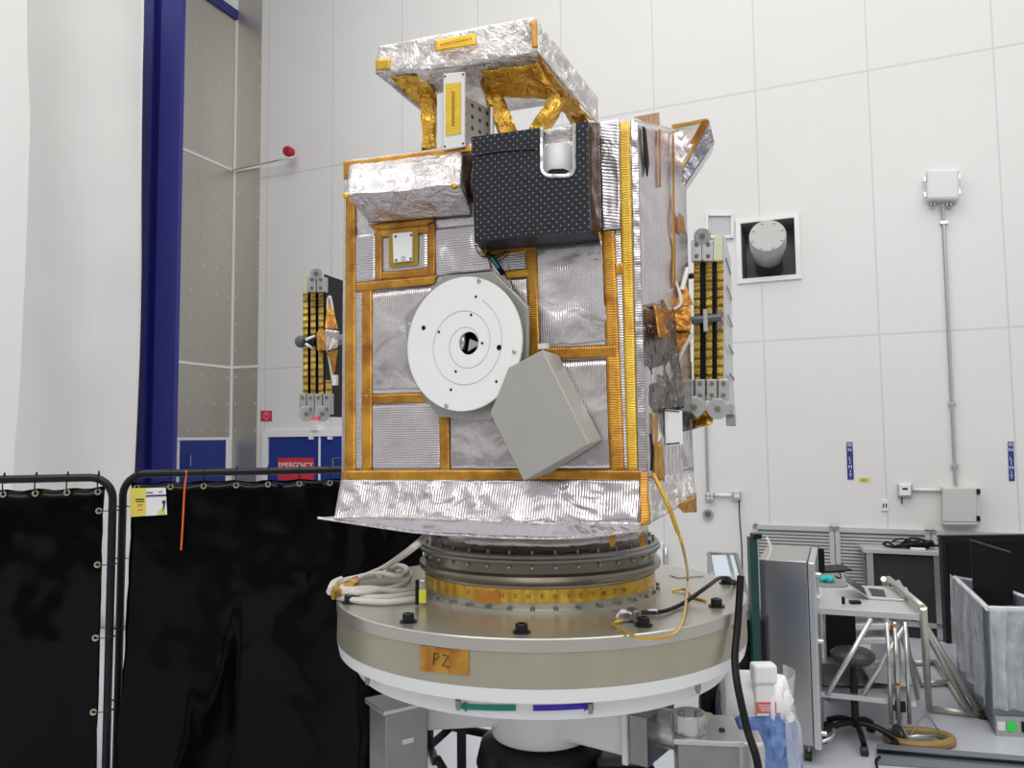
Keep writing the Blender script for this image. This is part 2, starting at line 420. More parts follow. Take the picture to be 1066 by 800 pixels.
# emergency double door in the back wall
e0 = (W(281, 470)-WP).dot(TW); e1 = e0+2.1; ze = W(300, 455).z
ed = thing('emergency_door', 'blue double door in white frame bearing the red EMERGENCY sign', 'door', wl((e0+e1)/2, 0))
ed.name = 'door_2'; ed['kind'] = 'structure'; del ed['label']; del ed['category']
mid = (W(334.3, 470)-WP).dot(TW)
fm = MB()
for a, b, c, d in ((e0-.1, e0, 0, ze+.1), (e1, e1+.1, 0, ze+.1), (e0, e1, ze, ze+.1)):
    fm.prism([wl(a, c), wl(b, c), wl(b, d), wl(a, d)], NW*.06)
fm.build('door_frame', WHITE, ed)
for a, b in ((e0+.01, mid-.02), (mid+.02, e1-.01)):
    MB().prism([wl(a, 0.01), wl(b, 0.01), wl(b, ze-.005), wl(a, ze-.005)], NW*.035).build('door_leaf', BLUED, ed)
MB().prism([wl(mid-.015, 0.01), wl(mid+.015, 0.01), wl(mid+.015, ze), wl(mid-.015, ze)], NW*.045).build('meeting_stile', WHITE, ed)
sg = MB().prism(quad(W, 289.5, 477, 327, 500, .037), NW*.004).build('sign_plate', REDS, ed)
text('sign_lettering', 'EMERGENCY', .112, W(307.5, 484.8, .043), TW, UP, WHITE, sg)
pf = MB()
for x0, y0, x1, y1 in ((346, 476.5, 347.3, 487), (346, 476.5, 358, 477.3), (346, 486.2, 358, 487)):
    pf.prism(quad(W, x0, y0, x1, y1, .037), NW*.004)
pf.build('window_outline', ALU, ed)
for x in (324, 343.7):
    MB().box(W(x, 456.3, .06), (.06, .05, .04), (TW, NW, UP)).build('door_stop', WHITE, ed)
for nm, lab, ca, x, y in (('exit_light_fixture', 'small white lamp housing above the emergency door head', 'light fixture', 329, 446),):
    t = thing(nm, lab, ca, W(x, y, 0))
    MB().box(W(x, y, .045), (.12, .09, .08), (TW, NW, UP)).build('housing', WHITE, t, bevel=.01)
    MB().cyl(W(x+1.5, y+2, .04), W(x+1.5, y+7, .04), .02, 10).build('stem', STEELD, t)
t = thing('alarm_pull_sign', 'small square red sign on white wall beside stainless corner', 'sign', W(277, 439, 0))
MB().prism(quad(W, 271.5, 427.8, 283.2, 438.8, .001), NW*.006).build('sign_plate', REDS, t)
q = MB(); c = W(277.3, 433, .008)
q.lathe(c, NW, [(.045, 0), (.05, .002), (.055, 0)], 20); q.cyl(c-UP*.045, c-UP*.045+NW*.002, .012, 10); q.box(c+UP*.02, (.05, .004, .02), (TW, NW, UP))
q.build('sign_print', simple('pale_pink_print', (.75, .35, .38), .5), t)
# right, rear walls and ceiling out of view are left to the sky; blue steel column
P0 = L(186, 300); 
cl = thing('steel_column', 'dark blue steel column rising between white tarpaulin and stainless wall', 'column', (0, 0, 0))
xr0 = D(187, 0, 9.9); xr1 = D(165, 0, 9.9); xl = D(146, 0, 9.9)
A = D(184.5, 250, 9.9); B = D(163, 250, 9.9); Cc = D(143, 250, 10.15)
def at(p, z): return V((p.x, p.y, z))
cl.location = at(B, 0); cl['_o'] = list(at(B, 0))
fl_ = MB().hexa([at(A, 0), at(B, 0), at(B+V((0, .06, 0)), 0), at(A+V((.03, .05, 0)), 0)], [at(A, 12), at(B, 12), at(B+V((0, .06, 0)), 12), at(A+V((.03, .05, 0)), 12)])
fl_.build('flange', BLUE, cl)
MB().hexa([at(B+V((0, .03, 0)), 0), at(Cc, 0), at(Cc+V((0, .2, 0)), 0), at(B+V((0, .3, 0)), 0)], [at(B+V((0, .03, 0)), 12), at(Cc, 12), at(Cc+V((0, .2, 0)), 12), at(B+V((0, .3, 0)), 12)]).build('web', BLUE, cl)
MB().box(at(B, 6)+V((-.12, .05, 0)), (.03, .1, 12)).build('stiffener', BLUE, cl)
# white tarpaulin
rows = []
for k in range(16):
    f = k/13; py = -60+ (560+60)*f
    r = []
    for i in range(21):
        g = i/20; x = -60+(148.5+60-11*f*1.0)*g
        p = D(x, py, 8.9); p.z = max(p.z, .02)
        ph = (g*5.5+ (1-f)*1.6)
        ph2 = g*7+f*4.5
        p = p+V((0, 1, 0))*(-.08*math.sin(ph*1.7)*(.3+g)-.045*math.sin(ph2)*(1-.4*g)-.022*math.sin(ph2*2.3+1)*g)
        r.append(p)
    rows.append(r)
q = MB().grid(rows, 60, 3, amp=.02, fr=1.3)
zmin = min(v.z for v in q.v)
q = q.build('hanging_tarpaulin', CLOTH, solid=.006)
tag(q, 'tall white cloth curtain hanging at left edge in front of blue column', 'curtain')
# red alarm on a rod
t = thing('alarm_beacon', 'small red bell on thin grey rod above stainless corner', 'alarm', W(309, 166, 0))
a = W(241, 177.5, .06); b = W(306, 163.5, .22)
MB().tube([a, b], .012, 8, 1).build('conduit', ALU, t)
MB().lathe(W(309.5, 162.5, .0), NW, [(0, .13), (.06, .13), (.075, .15), (.078, .24), (.06, .27), (0, .28)], 20).build('bell', RED, t)
# wall furniture on the right
def wbox(name, lab, ca, x0, y0, x1, y1, d, mat, bev=.01, part='body', off=.0):
    t = thing(name, lab, ca, W((x0+x1)/2, y1, off))
    MB().prism(quad(W, x0, y0, x1, y1, off), NW*d).build(part, mat, t, bevel=bev)
    return t
t = wbox('wireless_access_box', 'rounded pale grey electrical box mounted high on right wall', 'electrical box', 963.5, 179.5, 997.5, 211.5, .14, OFFW, .03)
hb = MB(); c = W(980, 196, .14)
for x, y in ((962.5, 187), (963, 203), (998, 184), (998.5, 200)): hb.box(W(x, y, .1), (.02, .05, .05), (TW, NW, UP))
hb.build('latch', ALU, t)
gb = MB()
for x in (969, 973, 986, 990): gb.cyl(W(x, 212, .07), W(x, 214.5, .07), .018, 10)
gb.build('gland', STEELD, t)
t = thing('wall_conduit', 'thin vertical grey conduit running from the high box to the cabinet', 'conduit', W(996, 505, 0))
MB().tube([W(981.5, 212, .07), W(982.5, 235, .03), W(994.6, 500, .03), W(995.5, 506, .03)], .018, 8, 1).build('pipe', ALU, t)
cp = MB()
for x, y in ((982.6, 232), (991, 420), (994, 485)): cp.box(W(x, y, .03), (.07, .05, .03), (TW, NW, UP))
cp.build('clamp', ALU, t)
t = wbox('electrical_cabinet', 'square grey electrical cabinet on wall above the louvres', 'cabinet', 979.5, 507, 1018.5, 545, .16, BOXG, .006)
MB().prism(quad(W, 981.5, 509, 1016.5, 543, .161), NW*.008).build('door', BOXG, t, bevel=.003)
q = MB()
for y in (512, 540): q.box(W(1018.5, y, .17), (.03, .03, .05), (TW, NW, UP))
q.build('latch', BLKM, t)
t = wbox('wall_thermostat', 'small white wall sensor with dark display left of grey cabinet', 'sensor', 934, 503.5, 949.5, 517.5, .05, ALU, .005)
MB().prism(quad(W, 936, 504.5, 948, 516, .051), NW*.03).build('cover', WHITE, t, bevel=.006)
MB().prism(quad(W, 939.5, 508.2, 945, 510.3, .082), NW*.002).build('display', BLACK, t)
MB().tube([W(939, 517, .03), W(938.8, 521, .03), W(939.3, 525, .03)], .006, 6, 3).build('lead', BLACK, t)
t = thing('sensor_pipe', 'short horizontal white pipe joining wall sensor and grey cabinet', 'conduit', W(965, 511, 0))
MB().tube([W(949.5, 510, .03), W(979.5, 510.8, .03)], .018, 8, 1).build('pipe', OFFW, t)
t = wbox('data_outlet', 'small white double outlet low on the wall near yellow sticker', 'outlet', 917.5, 520.5, 924.5, 532, .02, WHITE, .003)
q = MB()
for x in (919.7, 922.6): q.prism(quad(W, x-.7, 524.5, x+.7, 529, .021), NW*.003)
q.build('socket', BLKM, t)
t = wbox('hazard_sticker', 'tiny yellow sticker on white wall below blue strip sign', 'sticker', 894.5, 497.5, 905.5, 502.5, .004, SIGNY, 0, 'sticker')
MB().prism(quad(W, 896.5, 499, 902, 501, .005), NW*.002).build('print', simple('orange_print', (.6, .2, .03), .5), t)
def limit_sign(x0, x1, y0, y1, dx, lab):
    P = [W(x0, y0, .001), W(x1, y0, .001), W(x1+dx, y1, .001), W(x0+dx, y1, .001)]
    t = thing('vertical_limit_sign', lab, 'sign', W((x0+x1)/2+dx, y1, 0), 'blue strip signs on the white wall')
    MB().prism(P, NW*.006).build('sign_plate', NAVY, t)
    h = (y1-y0)
    MB().prism([W(x0+.6, y0+.8, .008), W(x1-.6, y0+.8, .008), W(x1-.4, y0+h*.12, .008), W(x0+.8, y0+h*.12, .008)], NW*.002).build('print', simple('grey_print', (.3, .33, .4), .5), t)
    for i, ch in enumerate('N LIMIT'):
        if ch == ' ': continue
        f = .21+i*.115
        text('letter', ch, .052, W((x0+x1)/2+dx*f, y0+h*f, .008), TW, UP, WHITE, t)
limit_sign(881, 887.5, 460.5, 499.5, 1.3, 'blue strip sign with white letters beside the yellow sticker')
limit_sign(1049, 1055, 460, 501, 1.3, 'blue strip sign with white letters at far right edge of wall')
t = thing('conduit_drop', 'thin grey conduit running down wall behind right solar array', 'conduit', W(736, 513, 0))
MB().tube([W(733.5, 400, .03), W(735, 450, .03), W(736.8, 512, .03)], .016, 8, 1).build('pipe', ALU, t)
t = wbox('junction_box', 'square metal junction box at foot of the thin conduit', 'electrical box', 734.7, 512.5, 743.5, 521.5, .07, ALU, .006)
q = MB()
for x in (737, 741):
    for y in (515, 519): q.box(W(x, y, .072), (.025, .006, .025), (TW, NW, UP))
q.build('knockout', WHITE, t)
t = wbox('junction_box', 'right junction box with black lead hanging down the wall', 'electrical box', 762.8, 511.5, 771.8, 520.5, .07, ALU, .006)
MB().prism(quad(W, 764.5, 513.5, 770, 518.5, .071), NW*.01).build('cover', OFFW, t)
MB().tube([W(769.5, 520, .04), W(770, 540, .04), W(772, 566, .04), W(773, 600, .05)], .007, 6, 4).build('lead', BLACK, t)
t = thing('horizontal_pipe', 'short white pipe linking the two metal junction boxes', 'conduit', W(753, 517, 0))
MB().tube([W(743.5, 515.5, .03), W(762.8, 516, .03)], .02, 8, 1).build('pipe', WHITE, t)
t = thing('round_wall_port', 'round metal port on wall below the junction box', 'port', W(737.5, 541, 0))
MB().lathe(W(737.3, 535.8, 0), NW, [(0, .0), (.03, .0), (.035, .03), (.062, .03), (.066, .01), (.066, 0)], 24).build('ring', ALU, t)
MB().lathe(W(737.3, 535.8, .001), NW, [(0, .012), (.028, .012), (.032, .0)], 16).build('plug', STEELD, t)
t = thing('air_vent', 'small white framed wall vent left of the recessed duct', 'vent', W(751, 249, 0))
q = MB()
for a_ in ((737, 223, 763, 225.5), (737, 246, 763, 248.5), (735.5, 223, 738, 248.5), (761.5, 223, 764, 248.5)): q.prism(quad(W, *a_, .0), NW*.04)
q.build('frame', WHITE, t)
q = MB()
for i in range(11): q.prism(quad(W, 739.2+i*2.05, 225.5, 740.3+i*2.05, 246, .0), NW*.02)
q.build('slats', simple('pale_grey_louvre', (.66, .67, .70), .5), t)
t = thing('recessed_air_duct', 'round grey sealed duct poking out of square wall recess', 'duct', W(800, 288, -.5))
c0 = W(801, 279, -.52); c1 = W(799, 246, .28); ax = (c1-c0).normalized(); Ln = (c1-c0).length
MB().lathe(c0, ax, [(.16, 0), (.155, Ln*.55), (0, Ln*.55)], 32).build('stub', STEELD, t)
MB().lathe(c0+ax*Ln*.45, ax, [(.175, 0), (.18, .02), (.19, Ln*.2), (.205, Ln*.3), (.205, Ln*.55), (.195, Ln*.57), (0, Ln*.57)], 32).build('cap', simple('matte_grey_duct', (.47, .47, .46), .6, .1, bump=.1), t)
u = ax.orthogonal().normalized(); w = ax.cross(u)
for i in range(8):
    a_ = i*PI/4+.3; p = c0+ax*(Ln*1.02)+(u*math.cos(a_)+w*math.sin(a_))*.17; MB().cyl(p, p+ax*.012, .013, 8).build('screw', STEELD, t)
# return air louvres along the wall foot
def grille(x0, x1, lab):
    a_ = (W(x0, 560)-WP).dot(TW); b_ = (W(x1, 560)-WP).dot(TW); z1 = 1.07
    t = thing('return_air_grille', lab, 'grille', wl((a_+b_)/2, 0), 'return air grilles along the foot of the wall')
    q = MB()
    for aa, bb, c_, d_ in ((a_, a_+.05, 0, z1), (b_-.05, b_, 0, z1), (a_, b_, z1-.05, z1), (a_, b_, 0, .06)):
        q.prism([wl(aa, c_), wl(bb, c_), wl(bb, d_), wl(aa, d_)], NW*.06)
    q.build('frame', LOUV, t)
    q = MB(); n = 26
    for i in range(n):
        z = .07+(z1-.13)*i/n
        q.hexa([wl(a_+.05, z)+NW*.045, wl(b_-.05, z)+NW*.045, wl(b_-.05, z+.014)+NW*.045, wl(a_+.05, z+.014)+NW*.045],
               [wl(a_+.05, z+.028)+NW*.012, wl(b_-.05, z+.028)+NW*.012, wl(b_-.05, z+.034)+NW*.012, wl(a_+.05, z+.034)+NW*.012])
    q.build('slats', LOUV, t)
    MB().prism([wl(a_, 0)+NW*.001, wl(b_, 0)+NW*.001, wl(b_, z1-.01)+NW*.001, wl(a_, z1-.01)+NW*.001], NW*.008).build('backing', simple('pale_backing', (.52, .53, .54), .6), t)
grille(785, 868.5, 'grey wall louvre nearest the satellite, behind the steel cabinet')
grille(869.5, 968, 'grey wall louvre behind the laptop and far bench')
grille(969, 1075, 'rightmost grey wall louvre below the grey electrical cabinet')
# ------------------------------------------------------------------ welding screens
def screen(pA, pB, z1, lab, n_top, ties, bulge):
    d = (pB-pA); d.z = 0; Ln = d.length; d.normalize(); nn = V((-d.y, d.x, 0))
    if nn.y > 0: nn = -nn
    t = thing('welding_screen', lab, 'screen', (pA+pB)/2, 'black welding screens')
    R = .13; pts = [at(pA, 0.02)]
    pts += [at(pA, z1-R)]
    for k in range(1, 7): a_ = k/6*PI/2; pts.append(at(pA, z1-R+R*math.sin(a_))+d*(R-R*math.cos(a_)))
    for k in range(0, 7): a_ = k/6*PI/2; pts.append(at(pB, z1-R+R*math.cos(a_))-d*(R-R*math.sin(a_)))
    pts += [at(pB, 0.02)]
    MB().tube(pts, .024, 10, 1).build('frame', BLKM, t)
    for p in (pA, pB):
        MB().box(at(p, .012), (.5, .05, .024), (nn, d, UP)).build('foot', BLKM, t)
    rows = []
    for k in range(12):
        f = k/11; r = []
        for i in range(41):
            g = i/40; p = at(pA, 0)+d*(.05+(Ln-.10)*g)
            z = (z1-.066)*(1-f)+.012
            z -= .012*math.sin(g*n_top*PI)**2*(1-f)
            off = bulge*f*f*(.6+.4*math.sin(g*9+1))+.010*math.sin(g*23+f*3)*(.3+f)+.004*math.sin(g*57+f*5)
            r.append(at(p, z)+nn*off)
        rows.append(r)
    MB().grid(rows, 80, 3, amp=.012, fr=3, edge=False).build('curtain', VINYL, t, solid=.003)
    for i in range(n_top+1):
        p = at(pA, z1-.086)+d*(.08+(Ln-.16)*i/n_top)
        g_ = MB().lathe(p+nn*.012, nn, [(.008, 0), (.012, .006), (.018, .006), (.02, 0)], 14).build('grommet', simple('brass_grommet', (.62, .60, .42), .3, .8), t)
        MB().tube([p+nn*.02, p+nn*.028+UP*.06, p+UP*.125+nn*.0, p+UP*.06-nn*.03], .004, 6, 4).build('tie', BLACK, g_)
    for pp, s_ in ((pA, 1), (pB, -1)):
        for z in (z1-.2, z1-.52, z1-.95, z1-1.38):
            p = at(pp, z)+d*(.072*s_)
            g_ = MB().lathe(p+nn*.012, nn, [(.008, 0), (.012, .006), (.018, .006), (.02, 0)], 14).build('grommet', simple('brass_grommet', (.62, .60, .42), .3, .8), t)
            MB().tube([p+nn*.02, p-d*(.05*s_)+nn*.03, p-d*(.11*s_), p-d*(.05*s_)-nn*.03], .003, 6, 4).build('tie', BLACK, g_)
    return t, d, nn
yA = D(118, 497, 4.7); zsc = yA.z
sc1, d1, n1 = screen(D(-230, 520, 4.25), D(118, 497, 4.7), zsc, 'left black vinyl welding screen at the image edge', 9, [], .05)
zs2_ = D(125, 494, 4.85).z
pA2 = D(128.5, 494, 4.85); pB2 = D(447, 494, 5.35)
sc2, d2, n2 = screen(pA2, pB2, zs2_, 'right black vinyl welding screen behind turntable, carrying warning card', 9, [], .34)
# warning card (hangs on the screen) and orange zip tie
SC2P = at(pA2, 0)+n2*.05
def C2(px, py, off=0.): return hit(px, py, SC2P+n2*off, n2)
t = thing('warning_card', 'yellow and white printed card tied on right black screen', 'card', C2(155, 538))
MB().prism([C2(135.5, 508.5), C2(172.5, 508), C2(174, 536), C2(135.5, 538.5)], n2*.002).build('card', SIGNW, t)
MB().prism([C2(135.5, 508.5, .003), C2(152, 508.3, .003), C2(152, 537.3, .003), C2(135.5, 538.5, .003)], n2*.0015).build('yellow_panel', SIGNY, t)
MB().prism([C2(152, 515.8, .003), C2(173, 515, .003), C2(173.2, 516.8, .003), C2(152, 517.6, .003)], n2*.0015).build('print_band', NAVY, t)
q = MB()
for x0, y0, x1, y1 in ((141, 519.5, 150, 521), (141.5, 522, 150, 523), (152.5, 512.6, 159, 513.6), (165, 512, 169, 512.8)): q.prism(quad(C2, x0, y0, x1, y1, .0045), n2*.001)
q.build('print', INK, t)
q = MB()
for x0, y0, x1, y1 in ((143, 525.2, 149, 526), (143, 527, 148, 527.6), (143.5, 530.5, 149, 531.5)): q.prism(quad(C2, x0, y0, x1, y1, .0045), n2*.001)
q.build('red_print', REDS, t)
q = MB(); c = C2(170.5, 523, .0045); q.cyl(c, c+n2*.001, .011, 14)
q.prism([C2(170, 525, .0045), C2(172, 524, .0045), C2(171, 530, .0045), C2(169, 533, .0045)], n2*.001)
q.build('dark_figure_print', INK, t)
MB().prism([C2(164, 535.5, .0045), C2(166, 530.5, .0045), C2(170, 529.5, .0045), C2(172.5, 535, .0045)], n2*.001).build('yellow_figure_print', SIGNY, t)
o = MB().tube([C2(193.5, 491, .05), C2(194, 495, .03), C2(192, 510, .02), C2(190.5, 540, .02), C2(188.5, 573, .02)], .006, 6, 4).build('zip_tie', ORAN)
tag(o, 'long orange zip tie dangling from top rail of black screen', 'zip tie')
# ------------------------------------------------------------------ turntable
TC = V((.115, 3.5, 0)); TR = .888
ZT1 = 1.43; ZT2 = 1.385; ZT3 = 1.265
tt = thing('turntable', 'large round machined turntable on white pedestal carrying the satellite', 'turntable', TC)
MB().lathe(TC, UP, [(0, ZT1), (TR-.004, ZT1), (TR, ZT1-.004), (TR, ZT2), (0, ZT2)], 128).build('top_plate', PLATE, tt)
dr_ = MB().lathe(TC, UP, [(0, ZT2-.001), (TR-.004, ZT2-.001), (TR-.002, ZT3), (0, ZT3)], 128).build('drum', DRUM, tt)
MB().lathe(TC, UP, [(0, ZT3-.001), (TR-.002, ZT3-.001), (TR-.012, ZT3-.05), (TR-.06, ZT3-.065), (TR-.075, ZT3-.07), (TR-.085, ZT3-.128), (TR-.11, ZT3-.14), (0, ZT3-.14)], 128).build('white_ring', WHITE, tt)
Rr = TR-.0742
def cylpatch(name, px0, px1, py0, py1, R, mat, parent, th=.002, arrow=0):
    """strip of tape on a vertical cylinder around the turntable axis"""
    def onc(px, py):
        d = ray(px, py); o2 = V((O.x-TC.x, O.y-TC.y)); d2 = V((d.x, d.y))
        a = d2.dot(d2); b = 2*o2.dot(d2); c = o2.dot(o2)-R*R
        t = (-b-math.sqrt(max(0, b*b-4*a*c)))/(2*a); return O+d*t
    mid_ = [onc(px0, (py0[0]+py1[0])/2), onc(px1, (py0[1]+py1[1])/2)]
    a0 = math.atan2(mid_[0].y-TC.y, mid_[0].x-TC.x); a1 = math.atan2(mid_[1].y-TC.y, mid_[1].x-TC.x)
    zt0, zt1 = onc(px0, py0[0]).z, onc(px1, py0[1]).z; zb0, zb1 = onc(px0, py1[0]).z, onc(px1, py1[1]).z
    q = MB(); n = 12; vs = []; fs = []
    for i in range(n+1):
        f = i/n; a = a0+(a1-a0)*f
        for rr in (R, R+th):
            for z0, z1 in ((zt0, zt1), (zb0, zb1)): vs.append((TC.x+math.cos(a)*rr, TC.y+math.sin(a)*rr, z0+(z1-z0)*f))
    for i in range(n):
        k = i*4; fs += [(k+2, k+6, k+7, k+3), (k, k+4, k+6, k+2), (k+1, k+3, k+7, k+5), (k, k+1, k+5, k+4)]
    fs += [(0, 1, 3, 2), (n*4, n*4+2, n*4+3, n*4+1)]
    q.add(vs, fs)
    if arrow:
        e = onc(px0 if arrow < 0 else px1, ((py0[0]+py1[0])/2 if arrow < 0 else (py0[1]+py1[1])/2))
        rad = V((e.x-TC.x, e.y-TC.y, 0)).normalized(); tg = V((-rad.y, rad.x, 0))*arrow
        zc = e.z
        q.prism([V((e.x, e.y, zc+.017)), V((e.x, e.y, zc-.017)), V((e.x, e.y, zc))+tg*.035], rad*th)
    o_ = q.build(name, mat, parent)
    return o_, onc
tp, onc = cylpatch('tape_label', 437.5, 488, (672, 677), (698.5, 703.5), TR-.001, TAPEH, dr_)
c = onc(459, 687); rad = V((c.x-TC.x, c.y-TC.y, 0)).normalized(); tg = V((-rad.y, rad.x, 0))
hw = MB()
def stroke(pts): hw.tube([c+rad*.004+tg*x+UP*z for x, z in pts], .0016, 5, 1)
stroke([(-.028, -.02), (-.025, .02)]); stroke([(-.027, .018), (-.012, .02), (-.008, .008), (-.014, .0), (-.026, .0)])
stroke([(.006, .018), (.032, .016), (.008, -.018), (.036, -.022)])
hw.build('handwriting', INK, dr_)
cylpatch('tape_label', 765, 768, (642, 641), (672, 668), TR-.001, TAPEV, dr_)
cylpatch('green_tape', 486, 537, (733.5, 733.8), (739, 740.3), Rr-.001, GRT, tt, arrow=-1)
cylpatch('blue_tape', 555, 608, (734.5, 732.2), (740.5, 738.2), Rr-.001, BLT, tt, arrow=1)
def bolt(parent, p, r=.022, h=.032, mat=BLKM, name='bolt'):
    q = MB().lathe(p, UP, [(r*1.45, 0), (r*1.45, .006), (r, .006), (r, h-.003), (r*.85, h), (r*.45, h), (r*.45, h*.5), (0, h*.5)], 14)
    return q.build(name, mat, parent)
for px, py in ((364, 628), (425, 648), (543, 659), (670, 652), (746, 632), (756, 608)): bolt(tt, G(px, py, ZT1))
for k in range(3):
    a_ = math.radians(60+k*30); bolt(tt, TC+V((math.cos(a_)*.8, math.sin(a_)*.8, ZT1)))
for px, py in ((385, 704), (480, 728), (611, 729), (718, 711)):
    d = ray(px, py); p = G(px, py, ZT3-.07); v = V((p.x-TC.x, p.y-TC.y, 0)).normalized()*(TR-.05); p = TC+v+UP*(ZT3-.1)
    q = MB().cyl(p+UP*.012, p+UP*.034, .011, 6, smooth=False); q.cyl(p-UP*.0, p+UP*.012, .008, 8); q.build('clamp_bolt', STEELD, tt)
# white access plates on the top plate
q = MB(); a_ = G(715, 600, ZT1+.001); q.box(a_+UP*.002, (.14, .08, .004), (V((.9, .3, 0)).normalized(), V((-.3, .9, 0)).normalized(), UP)); q.build('access_plate', STEEL, tt)
# pedestal
q = MB().lathe(TC, UP, [(0, .79), (.19, .79), (.217, .80), (.222, .815), (.222, 1.13), (0, 1.13)], 64); q.build('pedestal_neck', WHITE, tt)
MB().lathe(TC, UP, [(0, .0), (.34, 0), (.34, .05), (.26, .08), (.24, .60), (.29, .68), (.27, .76), (.2, .789), (0, .789)], 48).build('pedestal_base', BLKM, tt)
# right arm and trunnion
A0 = TC+V((.1, -.05, 1.0)); A1 = D(664, 757, 3.25)
q = MB(); dA = V((A1.x-A0.x, A1.y-A0.y, 0)).normalized(); nA = V((-dA.y, dA.x, 0))
def sect(p, h, w_, z): return [V((p.x, p.y, z-h/2))-nA*w_/2, V((p.x, p.y, z-h/2))+nA*w_/2, V((p.x, p.y, z+h/2))+nA*w_/2, V((p.x, p.y, z+h/2))-nA*w_/2]
zA = A1.z
q.hexa(sect(A0, .16, .3, zA+.01), sect(A1, .17, .24, zA)); q.build('side_arm', WHITE, tt, bevel=.02)
q = MB(); q.box(V((A1.x, A1.y, zA))+dA*.012, (.024, .30, .20), (dA, nA, UP)); q.build('arm_flange', WHITE, tt, bevel=.004)
q = MB(); q.box(V((A1.x, A1.y, zA))+dA*.065, (.08, .27, .19), (dA, nA, UP)); q.build('bearing_plate', STEELD, tt, bevel=.004)
p = V((A1.x, A1.y, zA+.02))+dA*.1
q = MB().lathe(p, dA, [(0, 0), (.075, 0), (.075, .14), (.055, .14), (.055, .17), (.09, .17), (.09, .2), (0, .2)], 32); q.build('trunnion', STEEL, tt)
# left arm
B0 = TC+V((-.1, .05, 0)); B1 = D(440, 748, 3.45)
q = MB(); dB = V((B1.x-B0.x, B1.y-B0.y, 0)).normalized(); nB = V((-dB.y, dB.x, 0)); zB = B1.z
def sectB(p, h, w_, z): return [V((p.x, p.y, z-h/2))-nB*w_/2, V((p.x, p.y, z-h/2))+nB*w_/2, V((p.x, p.y, z+h/2))+nB*w_/2, V((p.x, p.y, z+h/2))-nB*w_/2]
q.hexa(sectB(B0, .10, .3, zB+.03), sectB(B1, .09, .24, zB+.03)); q.build('side_arm', WHITE, tt, bevel=.015)
# stand posts
def post(px0, px1, ytop, Y, lab, wd, dp, rot=-25):
    a_ = D((px0+px1)/2, ytop, Y); r_ = math.radians(rot); ax0 = V((math.cos(r_), math.sin(r_), 0)); ax1 = V((-math.sin(r_), math.cos(r_), 0))
    b_ = at(a_, 0)
    t = thing('support_post', lab, 'post', b_, 'steel support posts beneath the turntable')
    MB().box(b_+UP*(a_.z/2-.01), (wd, dp, a_.z-.02), (ax0, ax1, UP)).build('column', STEELD, t, bevel=.006)
    MB().box(b_+UP*(a_.z-.01), (wd+.03, dp+.03, .02), (ax0, ax1, UP)).build('cap_plate', STEEL, t, bevel=.004)
    MB().box(b_+UP*(.01), (wd+.1, dp+.1, .02), (ax0, ax1, UP)).build('foot_plate', STEEL, t)
    return t, b_, a_, ax0, ax1
t, b_, a_, u0, u1 = post(378, 452, 728, 3.2, 'left stainless box post below white turntable ring', .185, .16, 34)
p = b_+UP*(a_.z-.14)-u1*(.082); MB().box(p, (.05, .004, .02), (u0, u1, UP)).build('label_plate', ALU, t)
t, b_, a_, u0, u1 = post(697, 770, 757, 3.0, 'right stainless box post with bearing block beside white motor', .22, .24, -8)
q = MB().cyl(b_+UP*a_.z-u0*.06-u1*.05, b_+UP*(a_.z+.07)-u0*.06-u1*.05, .062, 28); q.build('bearing_block', STEEL, t, bevel=.004)
for dx in (-.03, .03): q = MB().cyl(b_+UP*(a_.z+.07)-u0*(.06+dx)-u1*.07, b_+UP*(a_.z+.08)-u0*(.06+dx)-u1*.07, .013, 12).build('bolt', STEELD, t)
MB().cyl(b_+UP*(a_.z)+u0*.06-u1*.03, b_+UP*(a_.z+.006)+u0*.06-u1*.03, .012, 12).build('bolt', BLKM, t)
MB().box(b_+UP*(a_.z-.07)+u0*.15-u1*.02, (.11, .14, .10), (u0, u1, UP)).build('side_bracket', STEEL, t, bevel=.01)
# dark frame tubes behind pedestal
t = thing('stand_frame', 'black tubular underframe visible between left post and pedestal', 'frame', D(480, 770, 4.0)*1)
t.location = V((t.location.x, t.location.y, 0)); t['_o'] = list(t.location)
a_ = D(480.5, 752, 4.0)
MB().box(at(a_, a_.z/2), (.045, .045, a_.z)).build('upright', BLKM, t)
MB().tube([D(455, 754, 4.02), D(515, 766, 4.02)], .022, 8, 1).build('cross_rail', BLKM, t)
MB().tube([D(450, 775, 4.0), D(470, 757, 4.02)], .02, 8, 1).build('brace', BLKM, t)
q = MB(); p1 = D(455, 790, 4.0); q.tube([p1, at(p1, 0.02)+V((.25, .1, 0))], .022, 8, 1); q.build('leg', BLKM, t)
q = MB(); p1 = D(510, 772, 4.0); q.tube([D(515, 766, 4.02), at(p1, 0.02)+V((-.2, .1, 0))], .022, 8, 1); q.build('leg', BLKM, t)
